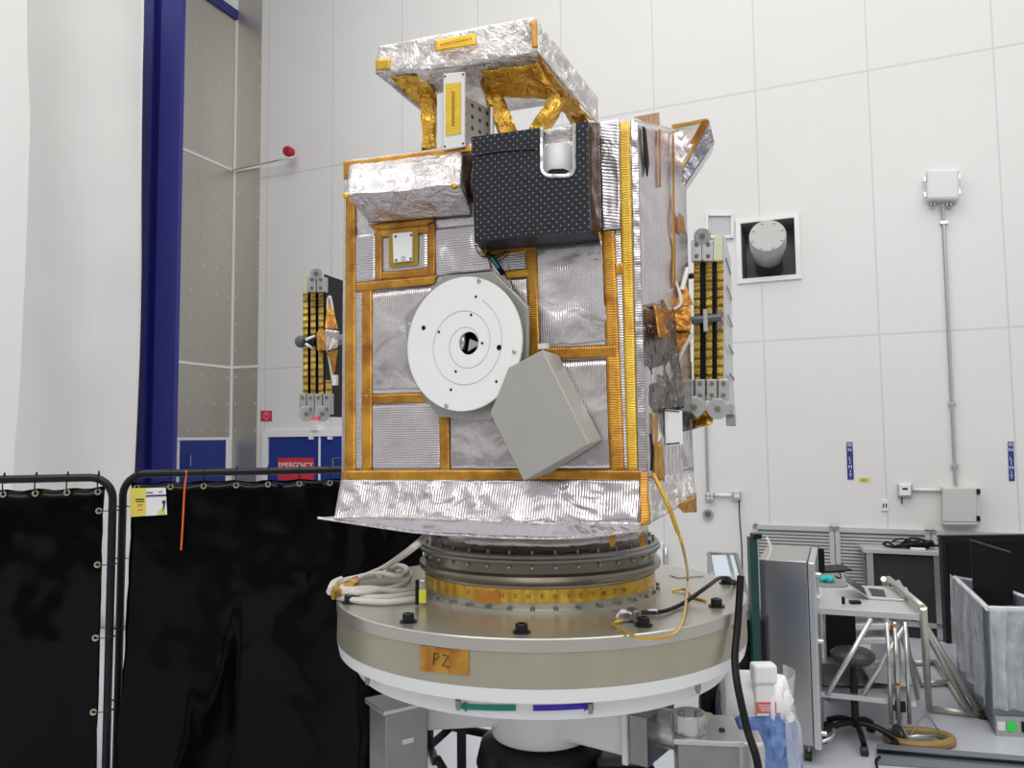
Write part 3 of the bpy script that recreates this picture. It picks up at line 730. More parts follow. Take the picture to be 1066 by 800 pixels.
# ------------------------------------------------------------------ payload adapter rings
ad = thing('payload_adapter', 'stack of bolted metal adapter rings between satellite and turntable', 'adapter ring', TC+UP*ZT1)
RA = .512
MB().lathe(TC, UP, [(RA-.02, ZT1), (RA+.02, ZT1), (RA+.02, ZT1+.012), (RA-.005, ZT1+.014), (RA-.008, ZT1+.10), (RA-.03, ZT1+.10)], 96).build('base_flange', PLATE, ad)
bt = MB().lathe(TC, UP, [(RA-.004, ZT1+.035), (RA-.001, ZT1+.036), (RA-.001, ZT1+.088), (RA-.004, ZT1+.089)], 96).build('tape_band', tapemat('yellow_tape_band', TF, ca=(.60, .33, .03), cb=(.78, .50, .06), per=.05), ad)
q = MB()
for k in range(14):
    a_ = -PI/2+(-.62+k*.1); p = TC+V((math.cos(a_)*(RA+.001), math.sin(a_)*(RA+.001), ZT1+.062)); rad = V((math.cos(a_), math.sin(a_), 0)); tg = V((-rad.y, rad.x, 0))
    if k % 2: q.tube([p+tg*-.006+UP*-.008, p+tg*-.006+UP*.008, p+tg*.006+UP*-.008, p+tg*.006+UP*.008], .0012, 4, 1)
    else: q.tube([p+tg*-.005+UP*.006, p+tg*.004+UP*.007, p+tg*.005, p+tg*-.003+UP*-.007], .0012, 4, 1)
q.build('handwriting', INK, bt)
cylpatch('tape_label', 495, 520, (614, 616), (627, 629), RA+.001, tapemat('orange_tape', TF, (.6, .22, .03), (.75, .32, .05)), bt, .001)
MB().lathe(TC, UP, [(RA-.02, ZT1+.10), (RA+.008, ZT1+.10), (RA+.022, ZT1+.112), (RA+.026, ZT1+.125), (RA+.022, ZT1+.137), (RA-.002, ZT1+.145), (RA-.004, ZT1+.185), (RA-.03, ZT1+.185)], 96).build('clamp_ring', simple('bronze_tinted_ring', (.27, .25, .20), .28, .85), ad)
MB().lathe(TC, UP, [(RA-.03, ZT1+.185), (RA+.014, ZT1+.185), (RA+.024, ZT1+.19), (RA+.024, ZT1+.2), (RA+.016, ZT1+.205), (RA+.016, ZT1+.215), (RA+.01, ZT1+.22), (RA-.03, ZT1+.22)], 96).build('upper_flange', STEELD, ad)
MB().lathe(TC, UP, [(RA-.03, ZT1+.215), (RA-.03, ZT1+.31)], 96).build('interface_cylinder', foil('dull_cylinder_foil', TF, c=(.5, .46, .45), pleat=.2, wrinkle=.6, wscale=5), ad, solid=.006)
def ringbolts(name, n, z, r, br, bh, mat, axis_out=False):
    base = None
    for k in range(n):
        a_ = -PI*.5+(k+.5-n/2)*2*PI/n
        if math.sin(a_) > .55: continue
        rad = V((math.cos(a_), math.sin(a_), 0)); p = TC+rad*r+UP*z
        if axis_out: MB().lathe(p, rad, [(0, bh), (br*.5, bh*.95), (br*.9, bh*.5), (br, 0)], 8).build(name, mat, ad)
        else: MB().lathe(p, UP, [(br*1.3, 0), (br*1.3, .003), (br, .003), (br, bh), (0, bh)], 8).build(name, mat, ad)
ringbolts('base_bolt', 36, ZT1+.012, RA+.01, .008, .012, STEELD)
ringbolts('ring_pin', 36, ZT1+.172, RA-.004, .008, .014, ALU, True)
ringbolts('flange_bolt', 36, ZT1+.22, RA-.005, .006, .014, STEELD)
# ------------------------------------------------------------------ satellite
sat_o = TC+UP*(ZT1+.22)
sat = thing('satellite', 'silver and amber foil wrapped satellite standing on the round turntable', 'satellite', sat_o)
TL, TRr, BRr, BLl = F(358, 169), F(656, 124), F(671, 497), F(355.5, 499)
STt, STb = S(713, 137), S(722, 492)
zb_ = min(BLl.z, BRr.z)
# back corners
def backof(p, L_): return p-NF*L_
top = [TL, TRr, STt, STt-NF*.35-TF*.25, backof(TL, .85)]
top = [TL, TRr, STt, (STt-TF*.35-NF*.25), backof(TL, .85)]
bot = [BLl, BRr, STb, (STb-TF*.35-NF*.25), backof(BLl, .85)]
for i in (3, 4): top[i].z = TL.z-.02; bot[i].z = BLl.z
body = MB().hexa([p for p in top], [p for p in bot]).build('body_blanket', FOILV, sat)
# side panels: subdivided crumpled sheets
MB().grid([[S(657, 124, .004), S(697, 133, .004), S(713, 137, .004)], [S(664, 320, .004), S(700, 318, .004), S(715, 316, .004)], [S(671, 497, .004), S(705, 494, .004), S(722, 491, .004)]], 28, 26, amp=.010, fr=4, seed=3).build('side_blanket', FOILS, sat, solid=.003)
MB().grid([[S(668, 318, .012), S(690, 312, .012), S(700, 330, .012)], [S(671, 370, .016), S(692, 365, .022), S(708, 380, .02)], [S(675, 430, .012), S(692, 430, .016), S(712, 425, .012)]], 24, 14, amp=.028, fr=9, seed=5).build('creased_side_blanket', FOILD, sat, solid=.003)
MB().grid([[S(673, 430, .01), S(690, 430, .01)], [S(676, 492, .012), S(692, 530, .012)]], 12, 16, amp=.014, fr=14, seed=8).build('folded_side_foil', FOILC, sat, solid=.003)
# vertical edge foil strip (front right corner)
MB().grid([[F(656.5, 128, .006), F(664, 127, .0)], [F(659, 250, .008), F(667, 250, .0)], [F(664.5, 497, .006), F(674, 497, .0)]], 6, 40, amp=.004, fr=40).build('corner_foil', foil('foil_corner', UP, pleat=.3, wrinkle=.3, c=(.68, .64, .66)), sat, solid=.003)
# ---- front face patches
def fpatch(name, poly, mat, off=.006, amp=.006, fr=6, nu=20, nv=14, lab=None, fn=F):
    a, b, c, d = poly  # TL TR BR BL pixels
    e = off*.2
    q = MB().grid([[fn(*a, off), fn(*b, off)], [fn(*d, off), fn(*c, off)]], nu, nv, amp=amp, fr=fr, seed=a[0]*.37)
    o_ = q.build(name, mat, sat, solid=.003)
    return o_
fpatch('foil_panel', [(557, 253), (628, 247), (636, 362), (561, 367)], FOILV, amp=.012, fr=5)
fpatch('foil_panel', [(386, 304), (449, 297), (449, 411), (386, 412)], FOILV, .004)
fpatch('foil_panel', [(386, 421), (459, 419), (459, 489), (386, 489)], FOILH, .004, amp=.003)
fpatch('foil_panel', [(466, 430), (560, 428), (575, 490), (467, 490)], FOILV, .003)
fpatch('foil_panel', [(568, 376), (635, 373), (641, 491), (556, 493)], FOILV, .003)
fpatch('foil_panel', [(368, 246), (391, 243), (391, 292), (368, 295)], FOILH, .004, amp=.002, nu=8)
fpatch('foil_panel', [(451, 238), (502, 233), (512, 282), (452, 288)], FOILH, .004, amp=.006, fr=16)
fpatch('foil_panel', [(525, 261), (547, 258), (549, 281), (530, 283)], FOILH, .004, nu=8)
fpatch('foil_panel', [(530, 291), (549, 289), (550, 330), (545, 325)], FOILV, .004, nu=8)
fpatch('foil_panel', [(624, 127), (645, 124), (646, 238), (626, 240)], foil('foil_right_pleats', UP+TF*.25, period=.012, pleat=.5, wrinkle=.3, c=(.68, .64, .66)), .012, amp=.008, nu=8, nv=30)
# narrow strips between tapes
for poly in ([(368, 302), (378, 301), (378, 490), (369, 490)], [(639, 243), (647, 242), (655, 492), (648, 492)]):
    fpatch('foil_strip', poly, FOILH, .004, amp=.001, nu=4, nv=30)
def tape(poly, vert, off=.007, mat=None, n='tape_strip', nn=30):
    a, b, c, d = poly
    q = MB().grid([[F(*a, off), F(*b, off)], [F(*d, off), F(*c, off)]], 4 if vert else nn, nn if vert else 4, amp=.0022, fr=22, seed=a[1])
    return q.build(n, mat or (TAPEV if vert else TAPEH), sat, solid=.002)
tape([(360, 205), (370, 204), (370, 497), (358.5, 498)], True)                 # left edge
tape([(376.5, 300), (387.5, 298), (387, 492), (376.5, 493)], True)
tape([(643, 128), (655.5, 126), (664, 497), (653, 498)], True, .009, GOLDT)     # right golden
tape([(626, 240), (640, 239), (650.5, 494), (635, 496)], True, .008)
tape([(547, 256), (558, 254), (563, 368), (551, 375)], True, .008)
tape([(457, 426), (467.5, 427), (468, 492), (458, 492)], True)
tape([(369, 295), (455, 286.5), (452, 296), (370, 303.5)], False, .009)
tape([(377, 411.5), (446, 409), (450, 418.5), (377, 421)], False)
tape([(568, 362), (640, 359.5), (641, 371), (566, 375)], False, .01)
tape([(524, 282), (551, 279), (551, 288), (527, 291)], False, .009, nn=12)
tape([(356, 490), (560, 489), (560, 500), (355, 502)], False, .011)
tape([(560, 489), (668, 490), (671, 502), (560, 500)], False, .011)
tape([(640, 275), (648, 274), (648, 285), (641, 286)], False, .01, nn=4)
tape([(497, 262), (548, 256), (548, 262), (505, 268)], False, .009, nn=14)
# tape frame around small plate
tape([(383, 234), (452, 226), (452, 234), (391, 241)], False, .009, nn=14)
tape([(391, 238), (397.5, 237), (397.5, 292), (391, 293)], True, .009, nn=12)
tape([(445, 232), (453, 231), (453, 287), (445.5, 288)], True, .009, nn=12)
tape([(396, 284), (447, 279), (447, 287), (396, 291)], False, .009, nn=12)
tape([(390, 240), (447, 234), (447, 243), (397, 247)], False, .010, COPPER and None, nn=12)
fpatch('foil_panel', [(397, 246), (446, 242), (446, 280), (397, 285)], FOILH, .006, amp=.002, nu=10, nv=8)
MB().prism([F(405, 243, .012), F(435.5, 240, .012), F(435, 276, .012), F(405.5, 279, .012)], NF*.004).build('yellow_mount', simple('yellow_green_film', (.46, .32, .04), .35, .5), sat)
pl = MB().prism([F(410, 244, .017), F(430.5, 242, .017), F(430, 272, .017), F(411, 274, .017)], NF*.012).build('sensor_plate', WHITEP, sat, bevel=.002)
for x, y in ((412, 246.5), (428, 245), (412.5, 271), (427.5, 269.5)): MB().cyl(F(x, y, .029), F(x, y, .031), .0045, 10).build('screw', BLKM, pl)
MB().lathe(F(420, 269, .029), NF, [(.005, 0), (.006, .003), (.009, .003), (.01, 0)], 14).build('port', ALU, pl)
# ---- awning: foil wrapped horn at upper left
zA_ = .20
hd_top = [F(362, 172, .02), F(480, 158, .02)]
hd_ft = [F(366, 180, .10), F(480, 165, .10)]
hd_fb = [F(362, 204, .17), F(479, 192, .17)]
hd_bk = [F(384, 232, .02), F(490, 223, .02)]
hood = MB().grid([hd_top, [F(364, 176, .07), F(481, 163, .07)], hd_fb, [F(382, 219, .10), F(486, 208, .09)], hd_bk], 40, 8, amp=.008, fr=9).build('foil_hood', foil('foil_hood_film', TF, pleat=.7, wrinkle=.9, wscale=13), sat, solid=.004)
# closing ends
q = MB(); 
for pts in ([hd_top[0], F(364, 176, .07), hd_fb[0], F(382, 219, .10), hd_bk[0]],):
    q.prism(pts, TF*.003)
q.build('hood_end', FOILC, sat)
q = MB().prism([hd_top[1], F(481, 163, .07), hd_fb[1], F(486, 208, .09), hd_bk[1]], TF*.003); q.build('hood_end', BROWN, sat)
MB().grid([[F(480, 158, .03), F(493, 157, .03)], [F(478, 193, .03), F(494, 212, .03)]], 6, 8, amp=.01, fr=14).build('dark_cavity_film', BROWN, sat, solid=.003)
tape([(357.5, 169), (492, 151.5), (492, 159.5), (358, 178)], False, .024)
MB().grid([[F(357.5, 169, .024), F(492, 151.5, .024)], [F(357.5, 168, -.05), F(492, 150, -.05)]], 30, 3, amp=.005, fr=12).build('tape_strip', FOILC, sat, solid=.002)
for x, y, o_ in ((361, 204, .175), (473, 194, .175)):
    MB().lathe(F(x, y, o_-.012), NF, [(.014, 0), (.012, .010), (.006, .014), (0, .016)], 10).build('tape_dab', GOLDT, sat)
tape([(357.5, 168), (367, 167), (366, 186), (358, 187)], True, .03, nn=8)
# ---- rear top deck details behind the front edge
# ---- black dotted box
bd = .16
bf = [F(491.5, 143, bd), F(612, 127, bd), F(614, 240, bd), F(494.5, 252, bd)]
# front plate built as a face with a U notch
xa, xb, yb = 564, 597.5, 183
def FB(x, y): return F(x, y, bd)
arc = []
for k in range(7): a_ = k/6*PI/2; arc.append((xb-8+8*math.cos(a_), yb-8+8*math.sin(a_)-0))
arc2 = [(xa+8-8*math.sin(k/6*PI/2)*1.0, 0) for k in range(7)]
outl = [(612, 127), (614, 240), (494.5, 252), (491.5, 143), (xa, 133.2)]
left = []
for k in range(7): a_ = PI/2+k/6*PI/2; left.append((xa+8+8*math.cos(a_), yb-8+8*math.sin(a_)))
notch = [(xa, yb-8)]+left[::-1]+arc[::-1]+[(xb, 129)]
# split into convex-ish pieces
q = MB()
def pc(poly): q.prism([FB(*p) for p in poly], -NF*.012)
pc([(491.5, 143), (xa, 133.4), (xa, yb), (492.8, yb+9)])
pc([(xb, 129), (612, 127), (613, yb-6), (xb, yb)])
pc([(492.8, yb+9), (xa, yb), (xb, yb), (613, yb-6), (614, 240), (494.5, 252)])
pc([(xa, yb)]+[p for p in left[::-1]]); pc([(xb, yb)]+arc[::-1][::-1])
bx = q.build('instrument_box', DOTS, sat)
q = MB()
bk = .01
def side(a, b): q.prism([F(*a, bd-.012), F(*b, bd-.012), F(*b, bk), F(*a, bk)], NF*0+ (V((0, 0, .0)) if 0 else TF*.0+UP*.0+V((1e-4, 0, 1e-4))))
P4 = [F(*p, bd-.012) for p in ((491.5, 143), (612, 127), (614, 240), (494.5, 252))]
B4 = [p-NF*(bd-.02) for p in P4]
for i in (1, 2, 3): q.add([P4[i], P4[(i+1) % 4], B4[(i+1) % 4], B4[i]], [(0, 1, 2, 3)])
# top side with gap for the notch
def lerp(a, b, f): return a.lerp(b, f)
fa = (xa-491.5)/(612-491.5); fb = (xb-491.5)/(612-491.5)
q.add([P4[0], lerp(P4[0], P4[1], fa), lerp(B4[0], B4[1], fa), B4[0]], [(0, 1, 2, 3)])
q.add([lerp(P4[0], P4[1], fb), P4[1], B4[1], lerp(B4[0], B4[1], fb)], [(0, 1, 2, 3)])
q.build('box_side_film', DOTS, bx, solid=.004)
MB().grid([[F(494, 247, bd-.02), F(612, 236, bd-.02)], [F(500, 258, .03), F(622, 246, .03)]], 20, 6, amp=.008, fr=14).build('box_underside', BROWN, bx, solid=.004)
tape([(497, 254), (625, 242), (627, 249), (502, 261)], False, .025, COPPER)
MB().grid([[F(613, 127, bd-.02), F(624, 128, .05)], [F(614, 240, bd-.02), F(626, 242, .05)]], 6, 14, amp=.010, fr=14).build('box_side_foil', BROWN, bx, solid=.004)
# fold line near box top
q = MB(); q.tube([F(494, 162, bd+.003), F(520, 157.5, bd+.004), F(557, 155, bd+.003)], .003, 5, 4); q.build('fold_seam', BLACK, bx)
# notch liner and white lens hood
q = MB(); nl = [(xa, 133)]+left[::-1]+arc[::-1]+[(xb, 129)]
pts = [F(x, y, bd+.004) for x, y in nl]
q.tube(pts, .007, 6, 1); q.build('notch_rim', FOILP, bx)
ctr = F(580.5, 160, 0)
q = MB(); rows = []
for o_ in (bd-.012, .04): rows.append([F(x, y, bd-.012)-NF*(bd-.012-o_) for x, y in nl])
q.grid(rows, 30, 2); q.build('notch_liner', simple('silver_liner', (.75, .75, .75), .3, .5), bx, solid=.003)
MB().lathe(F(581.5, 192, .09), (F(581.5, 137, .09)-F(581.5, 192, .09)), [(0, .0), (.050, .0), (.056, .01), (.056, .125), (.05, .135), (0, .135)], 32).build('sensor_drum', WHITE, bx)
MB().prism([F(569.5, 179.5, bd-.008), F(574, 176.5, bd-.008), F(587, 176, bd-.008), F(593, 178.5, bd-.008), F(588, 181.3, bd-.008), F(573, 181.8, bd-.008)], NF*.004).build('lens_slot', BLACK, bx)
q = MB().grid([[F(565, 136, .16), F(597, 131, .16)], [F(566, 150, .1), F(596, 147, .1)]], 10, 4, amp=.015, fr=16); q.build('crumpled_lining', FOILC, bx, solid=.002)
# ---- top deck
MB().grid([[F(492, 151, .0), F(657, 124, .0)], [F(492, 151, .0)-NF*.5+UP*.0, F(657, 124, 0)-NF*.5]], 20, 8, amp=.006).build('deck_blanket', FOILC, sat, solid=.003)
# ---- spiral white disc
yawd = 29; TD, ND = ang(yawd)
dc = hit(481, 358, FP0+NF*.11, NF)
def DD(px, py, off=0.): return hit(px, py, dc+ND*off, ND)
bp_px = [(421, 330), (425, 388), (455, 434), (510, 437), (549, 372), (549, 319), (514, 283), (462, 287)]
q = MB(); q.prism([DD(x, y, -.05) for x, y in bp_px], -ND*.02); bpo = q.build('disc_backplate', simple('grey_backplate', (.47, .46, .43), .4, .6), sat, bevel=.003)
q = MB(); q.hexa([DD(x, y, -.05) for x, y in [(446, 320), (446, 395), (515, 395), (515, 320)]], [F(x, y, 0) for x, y in [(446, 320), (446, 395), (525, 395), (525, 320)]]); q.build('disc_pedestal', STEELD, sat)
RD = .228; hr = .045
# real measured radius: vertical half height 70 px
RD = (DD(481, 288)-DD(481, 428)).length/2
hc = DD(487.5, 357.5)-dc
def ringdisc(o_, ax, r, hole_c, hr_, th, n=72):
    u = TD; w = UP; q = MB(); vs = []; fs = []
    for k in range(n):
        t_ = 2*PI*k/n; dv = u*math.cos(t_)+w*math.sin(t_)
        vs += [o_+dv*r, o_+hole_c+dv*hr_, o_+dv*r-ax*th, o_+hole_c+dv*hr_-ax*th]
    for k in range(n):
        a = k*4; b = ((k+1) % n)*4
        fs += [(a, a+1, b+1, b), (a+2, b+2, b+3, a+3), (a, b, b+2, a+2), (a+1, a+3, b+3, b+1)]
    return q.add(vs, fs)
rh = (DD(487.5, 345.5)-DD(487.5, 369.5)).length/2
disc = ringdisc(dc, ND, RD, hc, rh, .012).build('spiral_disc', WHITEP, sat, bevel=.0015)
q = MB()
for turn in range(2):
    pass
pts = []
for k in range(100):
    f = k/99; t_ = -.2+f*4.4*PI; r_ = rh*1.0+(RD*.72-rh)*f*1.0
    r_ = rh+.060*(t_+.2)/(2*PI)*1.02
    if r_ > RD*.76: break
    pts.append(dc+hc*(1-f)+ND*.0006+(TD*math.cos(t_)+UP*math.sin(t_))*r_)
q.tube(pts, .0011, 4, 2); q.build('spiral_groove', simple('grey_groove', (.45, .45, .44), .6), disc)
for x, y, r_ in ((499, 292.3, .009), (426, 338.3, .008), (465, 422.5, .009), (535.5, 366.3, .008)):
    MB().lathe(DD(x, y, 0), ND, [(r_, 0), (r_, .004), (r_*.6, .006), (0, .006)], 12).build('disc_screw', ALUM, disc)
for x, y, r_ in ((495.5, 309, .005), (490.5, 328, .005), (457, 345.8, .005), (441, 341.5, .009), (474.5, 387, .005), (469.5, 406, .005), (519.7, 362, .010), (502, 357.5, .005), (516.7, 397.5, .005)):
    MB().lathe(DD(x, y, 0), ND, [(r_, 0), (r_, .0015), (0, .0018)], 12).build('hole_plug', BLACK, disc)
MB().lathe(DD(487.5, 357.5, -.045), ND, [(0, 0), (rh*.95, 0), (rh*1.05, .03)], 32).build('hub_cavity', BLACK, disc)
q = MB(); q.hexa([DD(x, y, -.005) for x, y in ((487, 366), (489, 353), (501, 358))], [DD(x, y, -.03) for x, y in ((487, 366), (489, 353), (501, 358))]); q.tube([DD(481, 364, -.02), DD(483, 349, -.02)], .009, 8, 1); q.build('hub_bracket', ALU, disc)
# ---- warm grey angular cover
go = .15
fpx = [(529, 383), (565, 364), (613.5, 462.5), (545, 501), (510, 430.5)]
bpx = [(534, 382), (574.5, 366), (621, 462), (556, 501), (518, 430)]
q = MB().hexa([F(x, y, go) for x, y in fpx], [F(x, y, .02) for x, y in [(545, 388), (582, 370), (627, 458), (572, 494), (533, 435)]])
gc = q.build('angular_cover', GREYBOX, sat, bevel=.004)
q = MB()
for k in range(12):
    f = k/11; p = F(585+f*33, 393+f*62, .07); q.box(p, (.004, .004, .014), (TF, NF, UP))
q.build('lacing', BLACK, gc)
tape([(572, 368), (578, 368), (592, 397), (587, 400)], True, .02, COPPER, nn=8)
q = MB().box(F(566, 361, .05), (.035, .03, .02), (TF, NF, UP)); q.build('white_clip', WHITE, sat)
# little dark connector at upper right of disc
q = MB(); q.tube([F(508, 264, .02), F(516, 274, .035), F(524, 286, .02)], .010, 8, 4); cn = q.build('cable_connector', BLACK, sat)
q = MB(); q.tube([F(512, 268, .045), F(519, 279, .045)], .005, 6, 2); q.build('connector_tag', TEAL, cn)
for k in range(3):
    q = MB(); q.tube([F(505+k, 262-k, .02), F(495+6*k, 255+3*k, .035), F(503+8*k, 268+2*k, .02), F(527+2*k, 262, .015)], .002, 5, 5); q.build('thin_wire', BLACK, cn)
# ---- skirt
sk = MB().grid([[F(355, 500, .012), F(668, 500, .012)], [F(352, 518, .035), F(510, 519, .035), F(669, 520, .03)], [F(348, 540, .07), F(400, 539, .07), F(540, 544, .07), F(668, 546, .05)]], 70, 8, amp=.011, fr=8)
sk.build('skirt_blanket', FOILSK, sat, solid=.003)
MB().grid([[F(348, 538, .07), F(400, 538, .07), F(540, 543, .07), F(668, 545, .05)], [F(331, 539.5, .07), F(430, 554, .055), F(540, 560.5, .055), F(600, 560, .055), F(669, 552, .045)]], 70, 5, amp=.006, fr=10).build('skirt_flap', FOILFL, sat, solid=.004)
MB().tube([F(331, 539.5, .072), F(430, 554, .058), F(485, 558, .058), F(540, 560.5, .058), F(600, 560, .057), F(669, 552, .048)], .005, 6, 8).build('flap_hem', FOILC, sat)
MB().tube([F(348, 539.5, .072), F(400, 538.5, .074), F(470, 541, .074), F(540, 544, .074), F(668, 546, .054)], .006, 6, 8).build('skirt_fold', FOILC, sat)
MB().grid([[F(666, 492, .014), F(674, 492, .01)], [F(667, 548, .08), F(677, 546, .06)]], 4, 14, amp=.005, fr=20).build('tape_strip', TAPEV, sat, solid=.003)
MB().grid([[S(674, 497, .01), S(704, 493, .01), S(721, 489, .01)], [S(677, 545, .05), S(700, 533, .05), S(724, 516, .05)]], 24, 12, amp=.016, fr=9).build('side_skirt', FOILC, sat, solid=.003)
MB().grid([[S(709, 524, .055), S(724.5, 514, .055)], [S(714, 534, .045), S(725, 533, .045)]], 4, 4, amp=.002).build('tape_patch', TAPEV, sat, solid=.003)
MB().prism([S(705, 527, .05), S(724, 514, .05), S(724.5, 533.5, .05), S(711, 534, .05)], SN*.004).build('tape_patch', COPPER, sat)
# underside of the body closing down to the ring
bot2 = [p+UP*0 for p in bot]
MB().lathe(V((TC.x, TC.y, 0)), UP, [(RA-.03, ZT1+.30), (.50, ZT1+.42), (.47, BLl.z+.02)], 64).build('bus_skirt_cone', FOILD, sat, solid=.004)
for x in (634, 665):
    MB().prism([D(x, 557, 3.05), D(x+7, 556, 3.05), D(x+6, 569, 3.05), D(x+1, 570, 3.05)], V((0, .004, 0))).build('tape_tab', TAPEV, sat)
# ---- side details
MB().prism([S(668.5, 132, .012), S(671, 135, .012), S(674.5, 170, .012), S(673, 184, .012), S(670.5, 165, .012)], SN*.006).build('vent_slot', BLACK, sat)
for poly in ([(685.5, 134), (687.3, 134.4), (688, 195), (686, 195)], [(699.5, 136), (701.5, 136.5), (703, 300), (700.8, 300)]):
    MB().grid([[S(*poly[0], .012), S(*poly[1], .012)], [S(*poly[3], .012), S(*poly[2], .012)]], 2, 20, amp=.004, fr=9).build('seam_tape', TAPEV, sat, solid=.002)
vp = MB().prism([S(692, 426.5, .025), S(707, 428, .025), S(708, 463, .025), S(693, 465, .025)], SN*.012).build('radiator_plate', WHITEP, sat)
q = MB()
for k in range(7): q.box(S(693.5+k*2.1, 427.6+k*.2, .038), (.006, .006, .006)); q.box(S(694.5+k*2.0, 462.8-k*.2, .038), (.006, .006, .006))
q.build('screw_row', BLACK, vp)
for poly in ([(685, 462), (690, 462), (692, 502), (686, 500)], [(681, 430), (684.5, 430), (685, 500), (682, 500)]):
    MB().grid([[S(*poly[0], .025), S(*poly[1], .025)], [S(*poly[3], .025), S(*poly[2], .025)]], 2, 10, amp=.004, fr=12).build('seam_tape', TAPEV, sat, solid=.002)
q = MB(); q.tube([S(677, 452, .03), S(679, 470, .04), S(678, 490, .03)], .005, 6, 4); q.build('dark_strap', BLACK, sat)
# copper and horn shapes at the rear right of the deck
q = MB(); p1 = S(660, 122, -.02); q.hexa([S(659, 122, 0), S(686, 117, -.1), S(687.5, 134, -.1)], [S(659, 122, -.02), S(686, 117, -.13), S(687.5, 134, -.13)]); q.build('copper_gusset', COPPER, sat)
hy = S(705, 180).y+.05
def H_(x, y, o_=0): return D(x, y, hy+o_)
horn = MB()
fo = [H_(700, 131, 0), H_(738, 124, -.10), H_(744, 148, -.06), H_(711, 197, .0), H_(702, 182, 0)]
bo = [p+V((.02, .12, 0)) for p in fo]
horn.hexa(fo, bo); hn = horn.build('side_horn', FOILP, sat)
def HN(px, py, o_=0.): # on horn front plane
    n = (fo[1]-fo[0]).cross(fo[3]-fo[0]).normalized()
    if n.y > 0: n = -n
    return hit(px, py, fo[0]+n*(.004+o_), n)
n_ = (fo[1]-fo[0]).cross(fo[3]-fo[0]).normalized(); n_ = -n_ if n_.y > 0 else n_
MB().prism([HN(703, 179), HN(731, 126), HN(737, 124.5), HN(739, 128), HN(706, 184)], n_*.003).build('tape_strip', TAPEV, hn)
MB().prism([HN(699.5, 130), HN(736, 123.5), HN(736, 125.5), HN(700, 133)], n_*.004).build('tape_strip', GOLDT, hn)
MB().prism([HN(712, 176), HN(739, 131), HN(743.5, 147), HN(712, 193)], n_*.002).build('dark_aperture', foil('aperture_film', TF, c=(.45, .45, .52), wrinkle=1.), hn)
MB().lathe(HN(706, 186), n_, [(.03, 0), (.028, .02), (0, .025)], 8).build('tape_dab', GOLDT, hn)
MB().prism([S(706, 222, .012), S(711, 226, .012), S(713, 245, .012), S(705, 240, .012)], SN*.004).build('tape_patch', TAPEV, sat)
# ---- top instrument tray
At, Bt = F(394, 49, 0), F(556, 18, 0)
dirA = 22; TA, NA_ = ang(dirA)
ax0 = hit(480, 50, FP0+NF*.02, NF)
def A_(px, py, off=0.): return hit(px, py, ax0+NA_*off, NA_)
sideA = V((math.sin(math.radians(32)), math.cos(math.radians(32)), 0)); snA = V((sideA.y, -sideA.x, 0))
B1_ = A_(556, 18)
def AS(px, py, off=0.): return hit(px, py, B1_+snA*off, snA)
fTL, fTR, fBR, fBL = A_(394, 49), A_(556, 18), A_(559, 53), A_(391, 76)
rTR = AS(622, 102); rBR = AS(622, 128)
rTL = rTR+(fTL-fTR); rBL = rBR+(fBL-fBR)*1.0
rTR.z = (rTR.z+fTR.z)/2 if False else rTR.z
tray = thing  # noqa
shell = MB()
shell.grid([[rTL, rTR], [fTL, fTR]], 24, 8, amp=.006, fr=8)
shell.grid([[fTL, fTR], [A_(392, 62), A_(557, 36)], [fBL, A_(440, 74, .0), A_(500, 66, .0), fBR]], 40, 6, amp=.014, fr=10)
shell.grid([[fTR, rTR], [fBR, AS(600, 104), rBR]], 24, 8, amp=.006, fr=8)
shell.grid([[fTL, rTL], [fBL, rBL]], 16, 6, amp=.01, fr=8)
tr_ = shell.build('instrument_tray', FOILC, sat, solid=.004)
# underside funnel of crumpled film
zf = F(470, 118).z
MB().grid([[fBL, A_(450, 74, .0), A_(500, 66, 0), fBR], [A_(420, 92, -.1), A_(455, 92, -.12), A_(500, 85, -.12), A_(575, 95, -.25)], [A_(442, 112, -.2), A_(455, 108, -.25), A_(500, 95, -.3), A_(585, 106, -.3)]], 40, 8, amp=.028, fr=11).build('tray_underside', FOILC, tr_, solid=.003)
MB().grid([[fBR, AS(585, 95), rBR], [A_(565, 75, -.1), A_(585, 92, -.2), A_(612, 120, -.4)], [A_(530, 90, -.2), A_(560, 96, -.3), A_(590, 120, -.42)]], 24, 8, amp=.025, fr=12).build('tray_underside', GOLDF, tr_, solid=.003)
MB().grid([[A_(500, 74, -.02), A_(560, 66, -.02)], [A_(512, 100, -.16), A_(585, 104, -.2)]], 24, 12, amp=.022, fr=14).build('gold_film', GOLDF, tr_, solid=.003)
MB().grid([[A_(405, 80, -.01), A_(442, 78, -.02)], [A_(438, 112, -.12), A_(458, 110, -.12)]], 14, 12, amp=.022, fr=14).build('gold_film', GOLDF, tr_, solid=.003)
lb = MB().grid([[A_(453, 42, .022), A_(495, 34.5, .022)], [A_(453, 54, .028), A_(495, 46.5, .028)]], 12, 6, amp=.003).build('tape_label', tapemat('label_tape', UP, (.85, .42, .01), (.95, .58, .03), .3), tr_, solid=.002)
q = MB()
for k in range(14): q.box(A_(459+k*2.4, 46.3-k*.45, .030), (.004, .003, .007), (TA, NA_, UP))
q.build('print', simple('brown_print', (.45, .20, .02), .5), lb)
MB().grid([[A_(552, 22, .018), A_(559, 20, .012)], [A_(554, 50, .018), A_(560, 50, .012)]], 4, 8, amp=.004).build('tape_strip', TAPEV, tr_, solid=.002)
MB().grid([[A_(391, 62, .018), A_(407, 60, .018)], [A_(391, 74, .018), A_(406, 72, .018)]], 4, 4, amp=.004).build('tape_patch', GOLDT, tr_, solid=.002)
